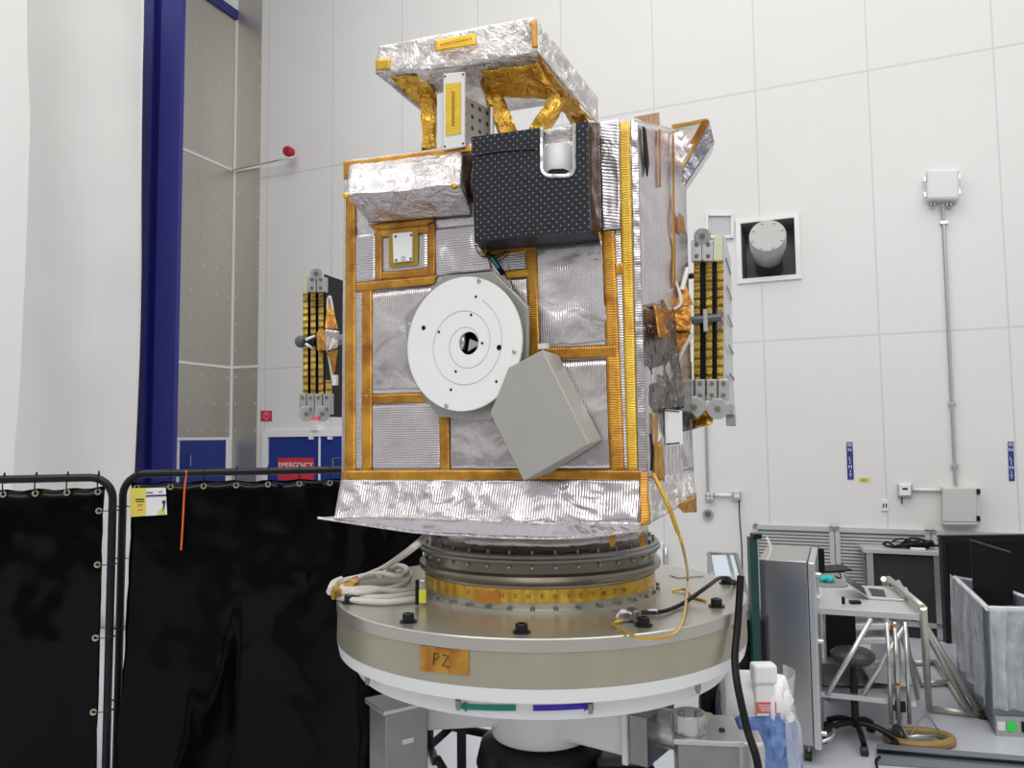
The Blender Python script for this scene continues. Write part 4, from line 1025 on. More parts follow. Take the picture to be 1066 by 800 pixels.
# solid core so the tray is not hollow
# legs
zdk = F(480, 152).z
def strut(p0, p1, w0, name='strut', mat=GOLDF):
    d = (p1-p0).normalized(); u = d.cross(V((0, 1, 0))).normalized(); w = d.cross(u)
    rows = []
    q = MB()
    ring = [(1, 1), (-1, 1), (-1, -1), (1, -1), (1, 1)]
    rows = [[p0+(u*a+w*b)*w0/2 for a, b in ring], [p1+(u*a+w*b)*w0/2 for a, b in ring]]
    q.grid(rows, 16, 24, amp=.009, fr=16)
    return q.build(name, mat, sat, solid=.003)
strut(A_(446, 98, -.12), A_(447, 158, -.10), .055)
strut(A_(508, 86, -.15), A_(532, 146, -.15), .062)
strut(A_(582, 102, -.2), A_(558, 142, -.2), .062)
strut(A_(592, 110, -.5), A_(618, 150, -.45), .05)
# white tracker box
wb = MB().prism([A_(461.5, 76.5, .02), A_(483.5, 74.5, .02), A_(483.5, 152.5, .02), A_(461.5, 156, .02)], -NA_*.012).build('electronics_box', WHITE, sat, bevel=.002)
p0 = A_(483.5, 100, .008); p1 = A_(483.5, 153, .008); dz = V((.5, .86, 0))*.16
q = MB(); pp = [A_(461.5, 94, .008), p0, p1, A_(461.5, 156, .008)]; q.hexa(pp, [p+V((.10, .13, 0)) for p in pp]); q.build('box_body', DIMPLE, wb)
q = MB(); pp = [A_(455, 98, -.02), A_(461.5, 97, -.02), A_(461.5, 156, -.02), A_(455, 157, -.02)]; q.prism(pp, -NA_*.05); q.build('box_rail', WHITE, wb)
q = MB().prism([A_(510.5, 112, -.1), A_(512.5, 112, -.1), A_(512.5, 146, -.1), A_(510.5, 146, -.1)], -NA_*.02); q.build('box_rail', WHITE, wb)
lb = MB().prism([A_(464, 87.5, .021), A_(480, 86, .021), A_(480, 139, .021), A_(464, 141.5, .021)], NA_*.002).build('tape_label', tapemat('label_tape_yellow', UP, (.80, .50, .02), (.9, .62, .05), .2), wb)
q = MB()
for k in range(16): q.box(A_(471.7, 96+k*2.3, .0235), (.012, .002, .005), (TA, NA_, UP))
q.build('print', simple('brown_print', (.45, .22, .02), .5), lb)
for x, y in ((463, 79.5), (482, 77.5), (463, 152.5), (482, 149.5)): MB().cyl(A_(x, y, .02), A_(x, y, .023), .004, 8).build('screw', BLKM, wb)
# ------------------------------------------------------------------ solar arrays (parts of the satellite)
def array(Y0, xs_strip, w_strip, yt, yb, xblade, L_, yaw, outer_px, right):
    tA_, nA2 = ang(yaw); bdir = -nA2
    p0 = D(xs_strip[0], (yt+yb)/2, Y0)
    def AP(px, py, off=0.): return hit(px, py, p0+nA2*off, nA2)
    arr = MB()
    xs = list(xs_strip)
    root = None
    for i, x in enumerate(xs):
        a = AP(x-w_strip/2, yt); b = AP(x+w_strip/2, yt); c_ = AP(x+w_strip/2, yb); d_ = AP(x-w_strip/2, yb)
        o_ = MB().prism([a, b, c_, d_], bdir*L_).build('solar_panel_or_gap_shade', (CELLS if not right else simple('panel_back_skin', (.50, .50, .51), .4, .3)) if (i == len(xs)-1) else CELLS, sat)
        rows = [[AP(x-w_strip/2, yt, .003), AP(x+w_strip/2, yt, .003)], [AP(x-w_strip/2, yb, .003), AP(x+w_strip/2, yb, .003)]]
        MB().grid(rows, 3, 50, amp=.003, fr=30, seed=x).build('edge_tape', GOLDE, o_, solid=.002)
        if i: 
            x0 = xs[i-1]+w_strip/2+.2; x1 = x-w_strip/2-.2
            MB().prism([AP(x0, yt+2, -.012), AP(x1, yt+2, -.012), AP(x1, yb, -.012), AP(x0, yb, -.012)], bdir*(L_-.03)).build('solar_panel_or_gap_shade', CELLS, sat)  # black slab added in the gap, standing in for the shade between panels
        if root is None: root = o_
    return AP, bdir, tA_, nA2, root
def knuckle(AP, xa, xb, y0, y1, yc, r, tA_, nA2, parent, bottom=False):
    """pair of hinge plates with a round knuckle"""
    q = MB(); w = (xb-xa)/2-.6
    for x in (xa, xb-w):
        q.prism([AP(x, y0, .03), AP(x+w, y0, .03), AP(x+w, y1, .03), AP(x, y1, .03)], -nA2*.035)
    o_ = q.build('hinge_bracket', ALUM, parent, bevel=.003)
    MB().cyl(AP((xa+xb)/2, yc, .0), AP((xa+xb)/2, yc, .04), r, 24).build('hinge_knuckle', ALUM, o_, bevel=.002)
    for x in (xa+w/2, xb-w/2):
        for y in (y0+(y1-y0)*.2, y0+(y1-y0)*.75):
            MB().cyl(AP(x, y, .03), AP(x, y, .036), .0085, 8, smooth=False).build('screw', STEELD, o_)
    MB().cyl(AP((xa+xb)/2, yc, .04), AP((xa+xb)/2, yc, .045), .012, 6, smooth=False).build('screw', STEELD, o_)
# right array
AP, bd_, tA_, nA2, root = array(3.12, [725.5, 738, 749.5], 6.5, 268, 412, None, .42, 19, None, True)
knuckle(AP, 719.5, 742.5, 250, 272, 246, .034, tA_, nA2, sat)
MB().prism([AP(743.5, 246, .012), AP(752.5, 244.5, .012), AP(752.5, 271, .012), AP(743.5, 272, .012)], -nA2*.03).build('hinge_plate', simple('pale_green_anodised', (.62, .65, .45), .4, .5), sat)
knuckle(AP, 711.5, 734, 395, 417, 424, .042, tA_, nA2, sat)
knuckle(AP, 735.5, 758.5, 395, 417, 426, .042, tA_, nA2, sat)
MB().grid([[AP(712.5, 378, .003), AP(720, 377, .003)], [AP(712.5, 397, .003), AP(720, 397, .003)]], 3, 8, amp=.002).build('edge_tape', GOLDE, sat, solid=.03)
# outer skin with dashes
o0 = AP(754, 250, 0); on = tA_
def AO(px, py, off=0.): return hit(px, py, o0+on*off, on)
sk_ = MB().prism([AP(753, 246), AP(753, 246)+bd_*.42, AP(757, 430)+bd_*.42-tA_*0, AP(753, 430)], tA_*.006)
ok_ = sk_.build('outer_panel', simple('panel_outer_skin', (.60, .60, .62), .35, .35), sat)
DASH = simple('dash_grey', (.18, .18, .2), .5)
zt_ = AP(753, 246).z; zb__ = AP(753, 430).z
for row, f in ((0, .12), (1, .28), (2, .45), (3, .62), (4, .78)):
    for k in range(6):
        p = AP(753.0, 246)+tA_*.007+bd_*(.05+.06*k); p.z = zt_+(zb__-zt_)*f
        MB().box(p, (.003, .030, .012), (tA_, bd_, UP)).build('cell_mark', DASH, ok_)
q = MB(); pe = AP(753, 430)+bd_*.30; 
q.box(pe+UP*.02+tA_*.012, (.03, .22, .04), (tA_, bd_, UP)); q.cyl(pe+bd_*.05-UP*.01-tA_*.01, pe+bd_*.05-UP*.01+tA_*.03, .04, 16); q.build('rear_hinge', ALUM, sat)
q = MB(); q.box(pe+UP*.06+tA_*.012+bd_*.115, (.02, .015, .12), (tA_, bd_, UP)); q.build('rear_bracket', ALUM, sat)
rod = MB().cyl(AP(720, 334, .035), AP(751, 330.5, .035), .017, 16).build('hold_down_rod', simple('grey_blue_rod', (.13, .14, .16), .4, .5), sat)
MB().prism([AP(732, 322, .055), AP(736, 322, .055), AP(737, 345, .055), AP(732.5, 345, .055)], -nA2*.03).build('rod_clamp', ALUM, rod)
MB().cyl(AP(716, 288, .0), AP(722, 287, .0), .012, 10).build('standoff', BLACK, sat)
MB().cyl(AP(748.5, 323, .03), AP(748.5, 343, .03), .012, 8).build('rod_clamp', STEELD, rod)
def APn(x, y, o=0.): return AP(x, y, o+.15)
# copper wrapped yoke between body and array
MB().grid([[S(681, 318, .06), APn(700, 322, .03), APn(716, 320, .02)], [S(686, 352, .08), APn(700, 350, .03), APn(718, 345, .02)]], 16, 12, amp=.016, fr=16).build('yoke_film', COPPER, sat, solid=.004)
MB().hexa([APn(701, 320, .07), APn(719.5, 319, .07), APn(719.5, 345, .07), APn(703, 345, .07)], [APn(701, 320, -.04), APn(719.5, 319, -.04), APn(719.5, 345, -.04), APn(703, 345, -.04)]).build('yoke_block', COPPER, sat, bevel=.008)
MB().hexa([APn(710, 293, .02), APn(713, 293, .02), APn(722, 318, .05), APn(703, 319, .05)], [APn(710, 293, -.01), APn(713, 293, -.01), APn(722, 318, -.02), APn(703, 319, -.02)]).build('yoke_film', COPPER, sat, bevel=.004)
MB().hexa([APn(701, 346, .05), APn(721, 346, .05), APn(709, 376, .03), APn(705, 376, .03)], [APn(701, 346, -.02), APn(721, 346, -.02), APn(709, 376, .0), APn(705, 376, .0)]).build('yoke_film', COPPER, sat, bevel=.004)
MB().tube([APn(721, 347, .055), APn(711, 365, .05), APn(704, 385, .03), APn(706, 400, .02)], .007, 8, 4).build('white_lead', CABW, sat)
MB().tube([APn(701, 290, .02), APn(706, 300, .04), APn(709, 316, .07), APn(702, 322, .075)], .006, 8, 4).build('white_lead', CABW, sat)
MB().tube([APn(716, 279, .02), APn(713, 290, .03), APn(710, 302, .04)], .009, 8, 4).build('white_lead', WHITE, sat)
MB().grid([[AP(723, 428, .0), AP(744, 428, -.02)], [AP(718, 449, .0), AP(741, 441, .02)]], 10, 8, amp=.022, fr=18).build('gold_film', GOLDF, sat, solid=.003)
MB().grid([[S(709, 428, .03), AP(723, 430, -.02)], [S(710, 450, .03), AP(726, 446, .0)]], 10, 8, amp=.02, fr=18).build('dark_film', simple('black_crinkle_film', (.015, .015, .018), .2, bump=.8, bscale=30), sat, solid=.003)
# left array
AP, bd_, tA_, nA2, root = array(3.85, [318, 326, 334.2], 5.2, 300, 412, None, .5, 20, None, False)
knuckle(AP, 320.5, 337.5, 288, 304, 285, .030, tA_, nA2, sat)
MB().prism([AP(315.5, 287.5, .012), AP(320.2, 287, .012), AP(320.2, 305, .012), AP(315.5, 306, .012)], -nA2*.03).build('hinge_plate', simple('pale_green_anodised', (.62, .65, .45), .4, .5), sat)
knuckle(AP, 311, 326.6, 410, 432, 431, .038, tA_, nA2, sat)
knuckle(AP, 327.4, 343.5, 410, 432, 431, .038, tA_, nA2, sat)
MB().prism([AP(337, 286), AP(337, 286)+bd_*.5, AP(337, 434)+bd_*.5, AP(337, 434)], tA_*.008).build('solar_panel_or_gap_shade', CELLS, sat)
MB().grid([[AP(340, 396, .003), AP(344.5, 396, .003)], [AP(340, 410, .003), AP(344.5, 410, .003)]], 3, 8, amp=.002).build('edge_tape', GOLDE, sat, solid=.02)
ball = MB().lathe(AP(316.5, 356.5, .03), nA2, [(0, 0), (.022, .005), (.030, .02), (.030, .035), (.02, .05), (0, .055)], 20).build('hold_down_ball', simple('grey_blue_ball', (.13, .14, .16), .4, .5), sat)
MB().tube([AP(318, 354, .08), AP(328, 350, .05)], .007, 8, 1).build('white_rod', WHITE, ball)
MB().tube([AP(318, 358, .08), AP(326, 363, .05)], .007, 8, 1).build('white_rod', WHITE, ball)
MB().cyl(AP(317, 356.5, .05), AP(329, 356.5, .04), .022, 14).build('hold_down_rod', BLKM, ball)
MB().hexa([AP(329, 345, .09), AP(340, 343, .11), AP(341, 365, .11), AP(330, 366, .09)], [AP(331, 345, -.02), AP(353, 345, -.02), AP(351, 362, -.02), AP(331, 366, -.02)]).build('yoke_block', COPPER, sat, bevel=.012)
MB().grid([[AP(339, 343, .12), AP(353, 345, .06)], [AP(340, 366, .12), AP(351, 362, .06)]], 8, 8, amp=.012, fr=18).build('yoke_film', FOILC, sat, solid=.003)
MB().hexa([AP(341, 310, .02), AP(344.5, 310, .02), AP(352, 343, .06), AP(338, 343, .06)], [AP(341, 310, -.01), AP(344.5, 310, -.01), AP(352, 343, -.02), AP(338, 343, -.02)]).build('yoke_film', COPPER, sat, bevel=.005)
MB().hexa([AP(340, 366, .06), AP(352, 364, .06), AP(348, 390, .03), AP(344, 392, .03)], [AP(340, 366, -.01), AP(352, 364, -.01), AP(348, 390, .0), AP(344, 392, .0)]).build('yoke_film', COPPER, sat, bevel=.005)
MB().tube([AP(341, 326, .03), AP(341.5, 312, .03), AP(343.5, 309, .03), AP(345, 314, .03), AP(347, 326, .03)], .006, 8, 4).build('white_lead', CABW, sat)
MB().tube([AP(341, 366, .05), AP(344, 382, .05), AP(346, 396, .05)], .005, 8, 4).build('white_lead', CABW, sat)
MB().box(AP(349, 396, .05), (.022, .02, .05), (tA_, nA2, UP)).build('white_clip', WHITE, sat)
MB().cyl(AP(345, 354, .0), AP(358, 354, -.1), .03, 12).build('array_boom', STEELD, sat)
rt = MB().box(AP(328.5, 435.5, .05), (.05, .01, .018), (tA_, nA2, UP)).build('red_tag', PINK, sat)
# right boom link into body
# ------------------------------------------------------------------ cables on turntable
z0 = ZT1
cb = thing('white_cable_bundle', 'looped bundle of white wrapped cables on left edge of turntable', 'cable bundle', G(395, 615, z0))
def T_(px, py, h): return G(px, py, z0+h)
loops = [
 [T_(436, 618, .02), T_(405, 622, .02), T_(375, 622, .02), T_(352, 617, .025), T_(350, 609, .03), T_(372, 602, .03), T_(405, 598, .04), T_(424, 595, .05), T_(426, 603, .05), T_(415, 611, .04), T_(380, 617, .04), T_(356, 617, .04)],
 [T_(432, 624, .015), T_(400, 627, .015), T_(368, 625, .015), T_(347, 619, .02), T_(352, 607, .03), T_(378, 600, .04), T_(410, 592, .05)],
 [T_(440, 612, .03), T_(415, 616, .03), T_(385, 613, .05), T_(358, 614, .05), T_(362, 606, .05), T_(392, 598, .06), T_(418, 600, .07), T_(423, 592, .07), T_(412, 590, .07), T_(395, 600, .06)],
]
for l in loops: MB().tube(l, .0125, 8, 6).build('cable', CABW, cb)
MB().tube([T_(352, 612, .04), T_(385, 598, .06), T_(402, 590, .08), F(428, 572, .0), F(446, 556, -.1)], .014, 8, 6).build('rising_cable', CABW, cb)
q = MB(); q.grid([[T_(346, 612, .055), T_(372, 600, .07)], [T_(344, 619, .05), T_(374, 606, .06)], [T_(346, 625, .02), T_(372, 613, .03)]], 12, 5, amp=.01, fr=20); q.build('gold_wrap', GOLDF, cb, solid=.004)
MB().tube([T_(344, 616, .03), T_(348, 608, .045), T_(356, 604, .055)], .018, 8, 4).build('end_boot', CABW, cb)
t = thing('clamp_gauge', 'small yellow and black clamp standing beside adapter ring', 'clamp', T_(440, 629, 0))
a_ = T_(440, 630, .005)
MB().box(a_+V((.0, 0, .035)), (.03, .02, .055)).build('yellow_handle', YEL, t, bevel=.004)
MB().box(a_+V((-.022, .0, .05)), (.014, .022, .10)).build('black_body', BLACK, t, bevel=.005)
MB().box(a_+V((0, 0, .08)), (.022, .02, .04)).build('chrome_jaw', ALU, t, bevel=.003)
t = thing('black_cable', 'black cable with metal connector lying on right of turntable top', 'cable', T_(665, 640, 0))
MB().tube([T_(668, 638, .012), T_(690, 637, .012), T_(712, 628, .014), T_(735, 612, .05), T_(750, 602, .055), T_(762, 605, .03), T_(769, 610, -.05), T_(771, 622, -.20)], .0085, 8, 6).build('cable', BLACK, t)
MB().tube([T_(674, 637.5, .0125), T_(684, 637.5, .0125)], .0115, 8, 1).build('white_sleeve', WHITE, t)
q = MB(); q.box(T_(650, 641, .02), (.08, .05, .035), (V((.95, .3, 0)), V((-.3, .95, 0)), UP)); q.build('connector_shell', ALU, t, bevel=.006)
q = MB(); q.box(T_(660, 640, .025), (.03, .06, .045), (V((.95, .3, 0)), V((-.3, .95, 0)), UP)); q.build('connector_back', STEELD, t, bevel=.008)
for k in range(4): MB().tube([T_(642, 642, .02+.008*k), T_(648, 638-k, .04), T_(657, 639, .03+.005*k)], .003, 6, 4).build('white_wire', WHITE, t)
t = thing('amber_wire_loop', 'amber taped wire looping from satellite skirt down to turntable', 'wire', T_(650, 652, 0))
MB().tube([S(679, 493, .03), F(690, 515, -.02), F(703, 545, -.05), F(712, 575, -.1), T_(716, 602, .04), T_(714, 628, .02), T_(707, 655, .01), T_(690, 664, .012), T_(665, 664, .01), T_(650, 657, .01), T_(638, 650, .014), T_(648, 646, .02)], .0055, 8, 6).build('wire', GOLDT, t)
MB().tube([S(680, 494, .035), F(695, 525, .0), F(706, 555, -.03)], .008, 8, 6).build('taped_sleeve', GOLDT, t)
MB().tube([T_(700, 615, .006), T_(713, 614, .012), T_(722, 622, .006), T_(735, 626, .004)], .006, 6, 4).build('tape_tail', GOLDT, t)
# ------------------------------------------------------------------ motor, bag, cable, post right of table
t = thing('conduit_motor', 'white cast motor housing with red label under turntable right side', 'motor', V((0, 0, 0)))
mc = D(786, 722, 3.45); t.location = at(mc, 0); t['_o'] = list(at(mc, 0))
MB().lathe(mc+V((-.15, 0, -.01)), V((1, -.15, -.02)), [(0, 0), (.06, 0), (.10, .01), (.11, .03), (.115, .18), (.125, .19), (.125, .205), (.11, .21), (.10, .27), (.05, .29), (0, .29)], 28).build('housing', WHITE, t)
q = MB().box(mc+V((.0, -.12, .02)), (.085, .05, .14)); q.build('terminal_box', WHITE, t, bevel=.008)
q = MB().box(mc+V((.0, -.125, .125)), (.10, .07, .08)); q.build('terminal_cap', WHITE, t, bevel=.012)
lb = MB().box(mc+V((.0, -.147, -.012)), (.085, .003, .045)).build('red_label', simple('red_label', (.62, .12, .12), .5), t)
q = MB()
for k in range(3): q.box(mc+V((.0, -.149, -.002-.01*k)), (.065-.01*k, .002, .003))
q.build('print', WHITE, lb)
for dx, dz in ((.10, .01), (.10, -.06)): MB().lathe(mc+V((dx, -.10, dz)), V((.2, -1, 0)), [(0, .03), (.02, .03), (.024, .01), (.024, 0)], 12).build('plug', WHITE, t)
MB().box(at(mc, mc.z/2-.06), (.12, .12, mc.z-.12)).build('support_leg', STEELD, t)
q = MB(); rows = []
for k in range(8):
    f = k/7; r_ = .135+.03*math.sin(f*3); z = mc.z-.03-.55*f
    rows.append([at(mc, z)+V((math.cos(a)*r_*(1+.12*math.sin(a*5+f*6)), math.sin(a)*r_*(1+.1*math.sin(a*4+f*4)), .02*math.sin(a*3))) for a in [2*PI*i/24 for i in range(25)]])
q.grid(rows, 60, 5, amp=.03, fr=9, edge=False); bg = q.build('plastic_wrap', BLUEB, None, solid=.002); tag(bg, 'crumpled blue plastic bag wrapped under the white motor', 'plastic bag')
q = MB(); rows = []
for k in range(5):
    f = k/4; r_ = .155+.01*f; z = mc.z+.10-.40*f
    rows.append([at(mc, z)+V((math.cos(a)*r_*1.1, math.sin(a)*r_, 0)) for a in [-1.1+1.6*i/16 for i in range(17)]])
q.grid(rows, 30, 5, amp=.03, fr=7); fl2 = q.build('clear_wrap', FILM, None, solid=.001); tag(fl2, 'clear plastic film draped over right side of the motor', 'plastic film')
o = MB().tube([D(771, 600, 3.0), D(768, 650, 2.95), D(765, 685, 2.9), D(768, 715, 2.85), D(778, 760, 2.8), D(790, 805, 2.75), D(792, 900, 2.8), at(D(792, 900, 2.8), .03)+V((.1, .1, 0))], .014, 10, 6).build('thick_black_cable', BLACK)
tag(o, 'thick black cable dropping past right edge of the turntable', 'cable')
o = MB().lathe(D(765, 668, 2.9), D(767, 700, 2.88)-D(765, 668, 2.9), [(0, 0), (.017, 0), (.026, .02), (.026, .08), (.017, .11), (0, .11)], 14)
# round black wheel behind post
o = MB().lathe(D(738, 727, 3.7), V((.8, -.6, 0)), [(0, 0), (.12, 0), (.14, .02), (.14, .06), (.12, .08), (.04, .08), (.04, .05), (0, .05)], 32)
p_ = D(738, 727, 3.7); t = thing('black_handwheel', 'round black wheel between turntable ring and white motor', 'wheel', at(p_, 0))
o.build('wheel', BLKM, t); MB().cyl(at(p_, 0), at(p_, p_.z)-UP*.12, .04, 12).build('stand', STEELD, t)
# dark green post
p_ = D(785, 600, 5.0)
t = thing('green_post', 'dark green upright board at left of the stainless cabinet', 'post', at(p_, 0))
zz = D(785, 559, 5.0).z
MB().box(at(p_, zz/2)-V((.005, 0, 0)), (.05, .06, zz)).build('board', GREEN, t)
MB().box(at(p_, zz+.005)+V((.02, -.0, 0)), (.05, .08, .03)).build('black_cap', BLACK, t)
MB().tube([at(p_, zz)+V((.03, -.18, .02)), at(p_, zz-.05)+V((.05, -.19, 0)), at(p_, zz-.12)+V((.03, -.18, 0))], .008, 6, 4).build('white_hook', WHITE, t)
# black backing behind post, below
p_ = D(774, 690, 5.2)
t = thing('black_equipment_case', 'tall black case low between turntable edge and green post', 'case', at(p_, 0))
zz2 = D(774, 640, 5.2).z
MB().box(at(p_, zz2/2), (.22, .3, zz2)).build('shell', BLACK, t, bevel=.01)
MB().box(at(p_, zz2*.8)+V((0, -.155, 0)), (.08, .012, .02)).build('handle', BLKM, t)
# sloped white tray stand at (745-790,570-640)
t = thing('folding_tray_stand', 'grey rimmed sloping tray behind turntable at left of cabinet', 'tray', at(D(765, 600, 5.6), 0))
a_, b_, c_, d_ = D(742, 579, 6.2), D(775, 585, 6.2), D(792, 636, 5.5), D(738, 634, 5.5)
a_, b_, c_, d_ = D(738, 577, 6.3), D(766, 578, 6.3), D(781, 632, 5.5), D(748, 636, 5.5)
MB().prism([a_, b_, c_, d_], V((0, 0, -.03))).build('tray', simple('pale_blue_tray', (.55, .62, .70), .4), t)
MB().tube([a_, b_, c_], .02, 8, 1).build('rail', STEELD, t); MB().tube([a_, d_], .02, 8, 1).build('rail', STEEL, t)
MB().tube([b_.lerp(a_, .3), c_.lerp(d_, .3)], .016, 8, 1).build('rail', STEEL, t)
for p in (a_, b_, c_, d_): MB().tube([p, at(p, 0.01)], .015, 8, 1).build('leg', STEELD, t)
# small white object right of the ring against wall
t = wbox('white_utility_box', 'low white box on wall glimpsed right of the adapter ring', 'box', 683, 566, 691, 592, .08, WHITE, .005)
MB().tube([W(693, 570, .05), W(693.5, 590, .05)], .02, 8, 1).build('handle', ALU, t)
# ------------------------------------------------------------------ stainless cabinet
cf = 5.15; cz = D(818, 582, cf).z
fl0 = at(D(790, 600, cf), 0); cw = .30; cd = .72; BK = -NW
cc_ = fl0+TW*(cw/2)+BK*(cd/2)
t = thing('steel_cabinet', 'tall brushed stainless cabinet standing beside the turntable', 'cabinet', cc_)
MB().box(cc_+UP*(cz+.12)/2, (cw, cd, cz-.12), (TW, BK, UP)).build('body', simple('cabinet_steel', (.46, .455, .44), .22, .95, bump=.02), t, bevel=.006)
MB().box(cc_+TW*(cw/2+.026)+UP*(cz+.10)/2, (.045, cd+.02, cz-.11), (TW, BK, UP)).build('door', ALU, t, bevel=.008)
for f_ in (.93, .60, .15):
    p = fl0+TW*(cw+.05)+UP*(cz*f_); MB().cyl(p-TW*.002-BK*.01+BK*.06, p+TW*.03+BK*.05, .016, 12).build('latch', ALU, t)
for dx in (-1, 1):
    for dy in (-1, 1):
        p = cc_+TW*(dx*cw*.38)+BK*(dy*(cd/2-.08)); MB().cyl(p+UP*.03-TW*.02, p+UP*.03+TW*.02, .03, 14).build('caster', RUB, t)
        MB().cyl(p+UP*.03, p+UP*.125, .012, 8).build('caster_stem', STEELD, t)
# ------------------------------------------------------------------ laptop table
tz = .9
q0, q1, q2, q3 = G(840, 632, tz), G(957.5, 639.5, tz), G(944, 611.5, tz), G(845, 608, tz)
lt = thing('work_table', 'grey topped rolling steel table carrying the laptop', 'table', at((q0+q2)/2, 0))
MB().prism([q0, q1, q2, q3], UP*-.045).build('tabletop', LAM, lt, bevel=.004)
MB().prism([p+UP*.001 for p in (G(846, 612, tz), G(881, 612, tz), G(879, 590, tz), G(846, 590, tz))], UP*.004).build('grey_mat', simple('grey_mat', (.22, .22, .23), .6), lt)
MB().prism([G(846, 611, tz), G(883, 611, tz), G(879, 589, tz), G(846, 589, tz)], UP*-.045).build('side_leaf', LAM, lt)
sh = .33
s0, s1 = G(851, 722, sh), G(950, 735, sh)
sh0 = at(q0, .33); sh1 = at(q1, .33)-V((.05, 0, 0)); sh2 = at(q2, .33)-V((.05, 0, 0)); sh3 = at(q3, .33)
MB().prism([sh0, sh1, sh2, sh3], UP*-.035).build('lower_shelf', ALU, lt)
for p in (q0+V((.06, .05, 0)), at(G(937, 775, 0), tz), q2+V((-.12, -.05, 0)), q3+V((.06, -.05, 0))):
    lg = MB().tube([at(p, tz-.045), at(p, .16)], .020, 10, 1).build('leg', ALU, lt)
    MB().lathe(at(p, .065)-V((.014, 0, 0)), V((1, .3, 0)), [(0, 0), (.035, 0), (.037, .006), (.055, .006), (.064, .008), (.064, .026), (.04, .03), (0, .03)], 20).build('caster_wheel', STEELD, lg)
    MB().tube([at(p, .17), at(p, .11)+V((.012, .02, 0)), at(p, .07)], .012, 8, 1).build('caster_fork', ALU, lg)
p = q1+V((-.14, .05, 0))
MB().tube([at(p, tz-.05), at(p, .35)+V((-.03, 0, 0))], .008, 6, 1)
MB().tube([at(q1, tz-.04)+V((-.30, .05, 0)), at(q1, .36)+V((-.62, .05, 0))], .018, 8, 1).build('brace', ALU, lt)
MB().tube([at(q1, tz-.04)+V((-.05, .05, 0)), at(q1, .36)+V((-.38, .05, 0))], .018, 8, 1).build('brace', ALU, lt)
for dx in (-.22, -.17, -.10): MB().tube([at(q1, tz-.05)+V((dx, .0, 0)), at(q1, .18)+V((dx+.01, .02, 0))], .014, 8, 1).build('upright_tube', STEEL, lt)
for z in (.42, .62, .82): MB().lathe(at(q1, z)+V((-.17, .0, 0)), UP, [(.016, 0), (.017, .01), (.016, .02)], 10).build('orange_band', simple('orange_band', (.50, .24, .05), .5), lt)
MB().box(at(q1, .29)+V((-.14, .05, 0)), (.06, .06, .07)).build('leg_clamp', BLACK, lt)
# laptop
t = thing('open_laptop', 'open silver laptop with angled screen on right of work table', 'laptop', G(925, 618, tz))
b0, b1, b2, b3 = G(904, 622, tz+.018), G(942, 624.5, tz+.018), G(932, 613.5, tz+.018), G(900, 612.5, tz+.018)
MB().prism([b0, b1, b2, b3], UP*-.016).build('base', ALU, t, bevel=.002)
MB().prism([p+UP*.0005 for p in (b0.lerp(b1, .15).lerp(b3, .15), b0.lerp(b1, .60).lerp(b3, .15), b0.lerp(b1, .6).lerp(b3.lerp(b2, .6), .85), b3.lerp(b2, .12))], UP*.0015).build('keyboard', CHAR, t)
l0, l1 = b0, b3; l2, l3 = D(879, 590, b3.y-.05), D(882, 601, b0.y+.0)
l2 = b3+V((-.17, 0, .12)); l3 = b0+V((-.17, 0, .12))
MB().prism([l0, l1, l2, l3], V((-.006, 0, -.006))).build('lid', ALU, t)
MB().prism([l0.lerp(l2, .06)+V((.001, 0, .001)), l1.lerp(l3, .06)+V((.001, 0, .001)), l2.lerp(l0, .06)+V((.001, 0, .001)), l3.lerp(l1, .06)+V((.001, 0, .001))], V((.001, 0, .001))).build('display', SCREEN, t)
o = MB().box(G(890, 627, tz+.012), (.075, .05, .022)); o = o.build('computer_mouse', BLACK, bevel=.008); tag(o, 'small black mouse lying in front of the laptop', 'mouse')
o = MB().lathe(G(878, 629, tz), UP, [(0, 0), (.012, 0), (.012, .04), (.008, .05), (0, .05)], 12).build('small_bottle', BLACK); tag(o, 'tiny black vial standing left of the mouse', 'bottle')
p_ = G(861, 606, tz+.006); q = MB().lathe(p_, UP, [(0, 0), (.055, 0), (.06, .02), (.05, .04), (.02, .05), (0, .05)], 18)
for i, v in enumerate(q.v): q.v[i] = v+noise.noise_vector(v*30)*.02
q = q.build('teal_cloth', TEAL, loc=p_); tag(q, 'crumpled teal glove on the grey mat of the table', 'glove')
t = thing('desk_monitor', 'small black box monitor at back left of table, beside cabinet', 'monitor', G(852, 594, tz))
p_ = G(852, 596, tz+.005); MB().box(p_+UP*.11, (.07, .12, .2)).build('screen_case', BLACK, t, bevel=.005); MB().box(p_+UP*.005, (.06, .10, .012)).build('foot', BLACK, t)
t = thing('black_tablet', 'flat black tablet propped on grey mat behind the laptop', 'tablet', G(868, 592, tz+.006))
p_ = G(868, 592, tz+.03); MB().box(p_, (.26, .16, .012), (V((1, .1, .02)).normalized(), V((-.1, 1, .15)).normalized(), UP)).build('slab', BLACK, t, bevel=.003)
MB().tube([p_+V((-.05, -.02, -.02)), p_+V((-.05, -.02, 0))], .012, 8, 1).build('peg', BLACK, t)
o = MB().tube([G(870, 600, tz+.01), G(873, 602, tz+.012), G(876, 600, tz+.01), G(874, 597, tz+.01)], .006, 6, 4).build('eyeglass_cord', BLACK); tag(o, 'tiny curled black cord on the grey mat', 'cord')
# tilted note board beside the laptop table left (grey frame)
t = thing('white_hook', 'small white hook hanging at cabinet edge above table', 'hook', G(851, 624, tz))
MB().tube([D(848, 614, 5.15), D(851, 622, 5.15), D(854, 620, 5.15), D(854, 612, 5.15)], .008, 6, 4).build('hook_bar', WHITE, t)
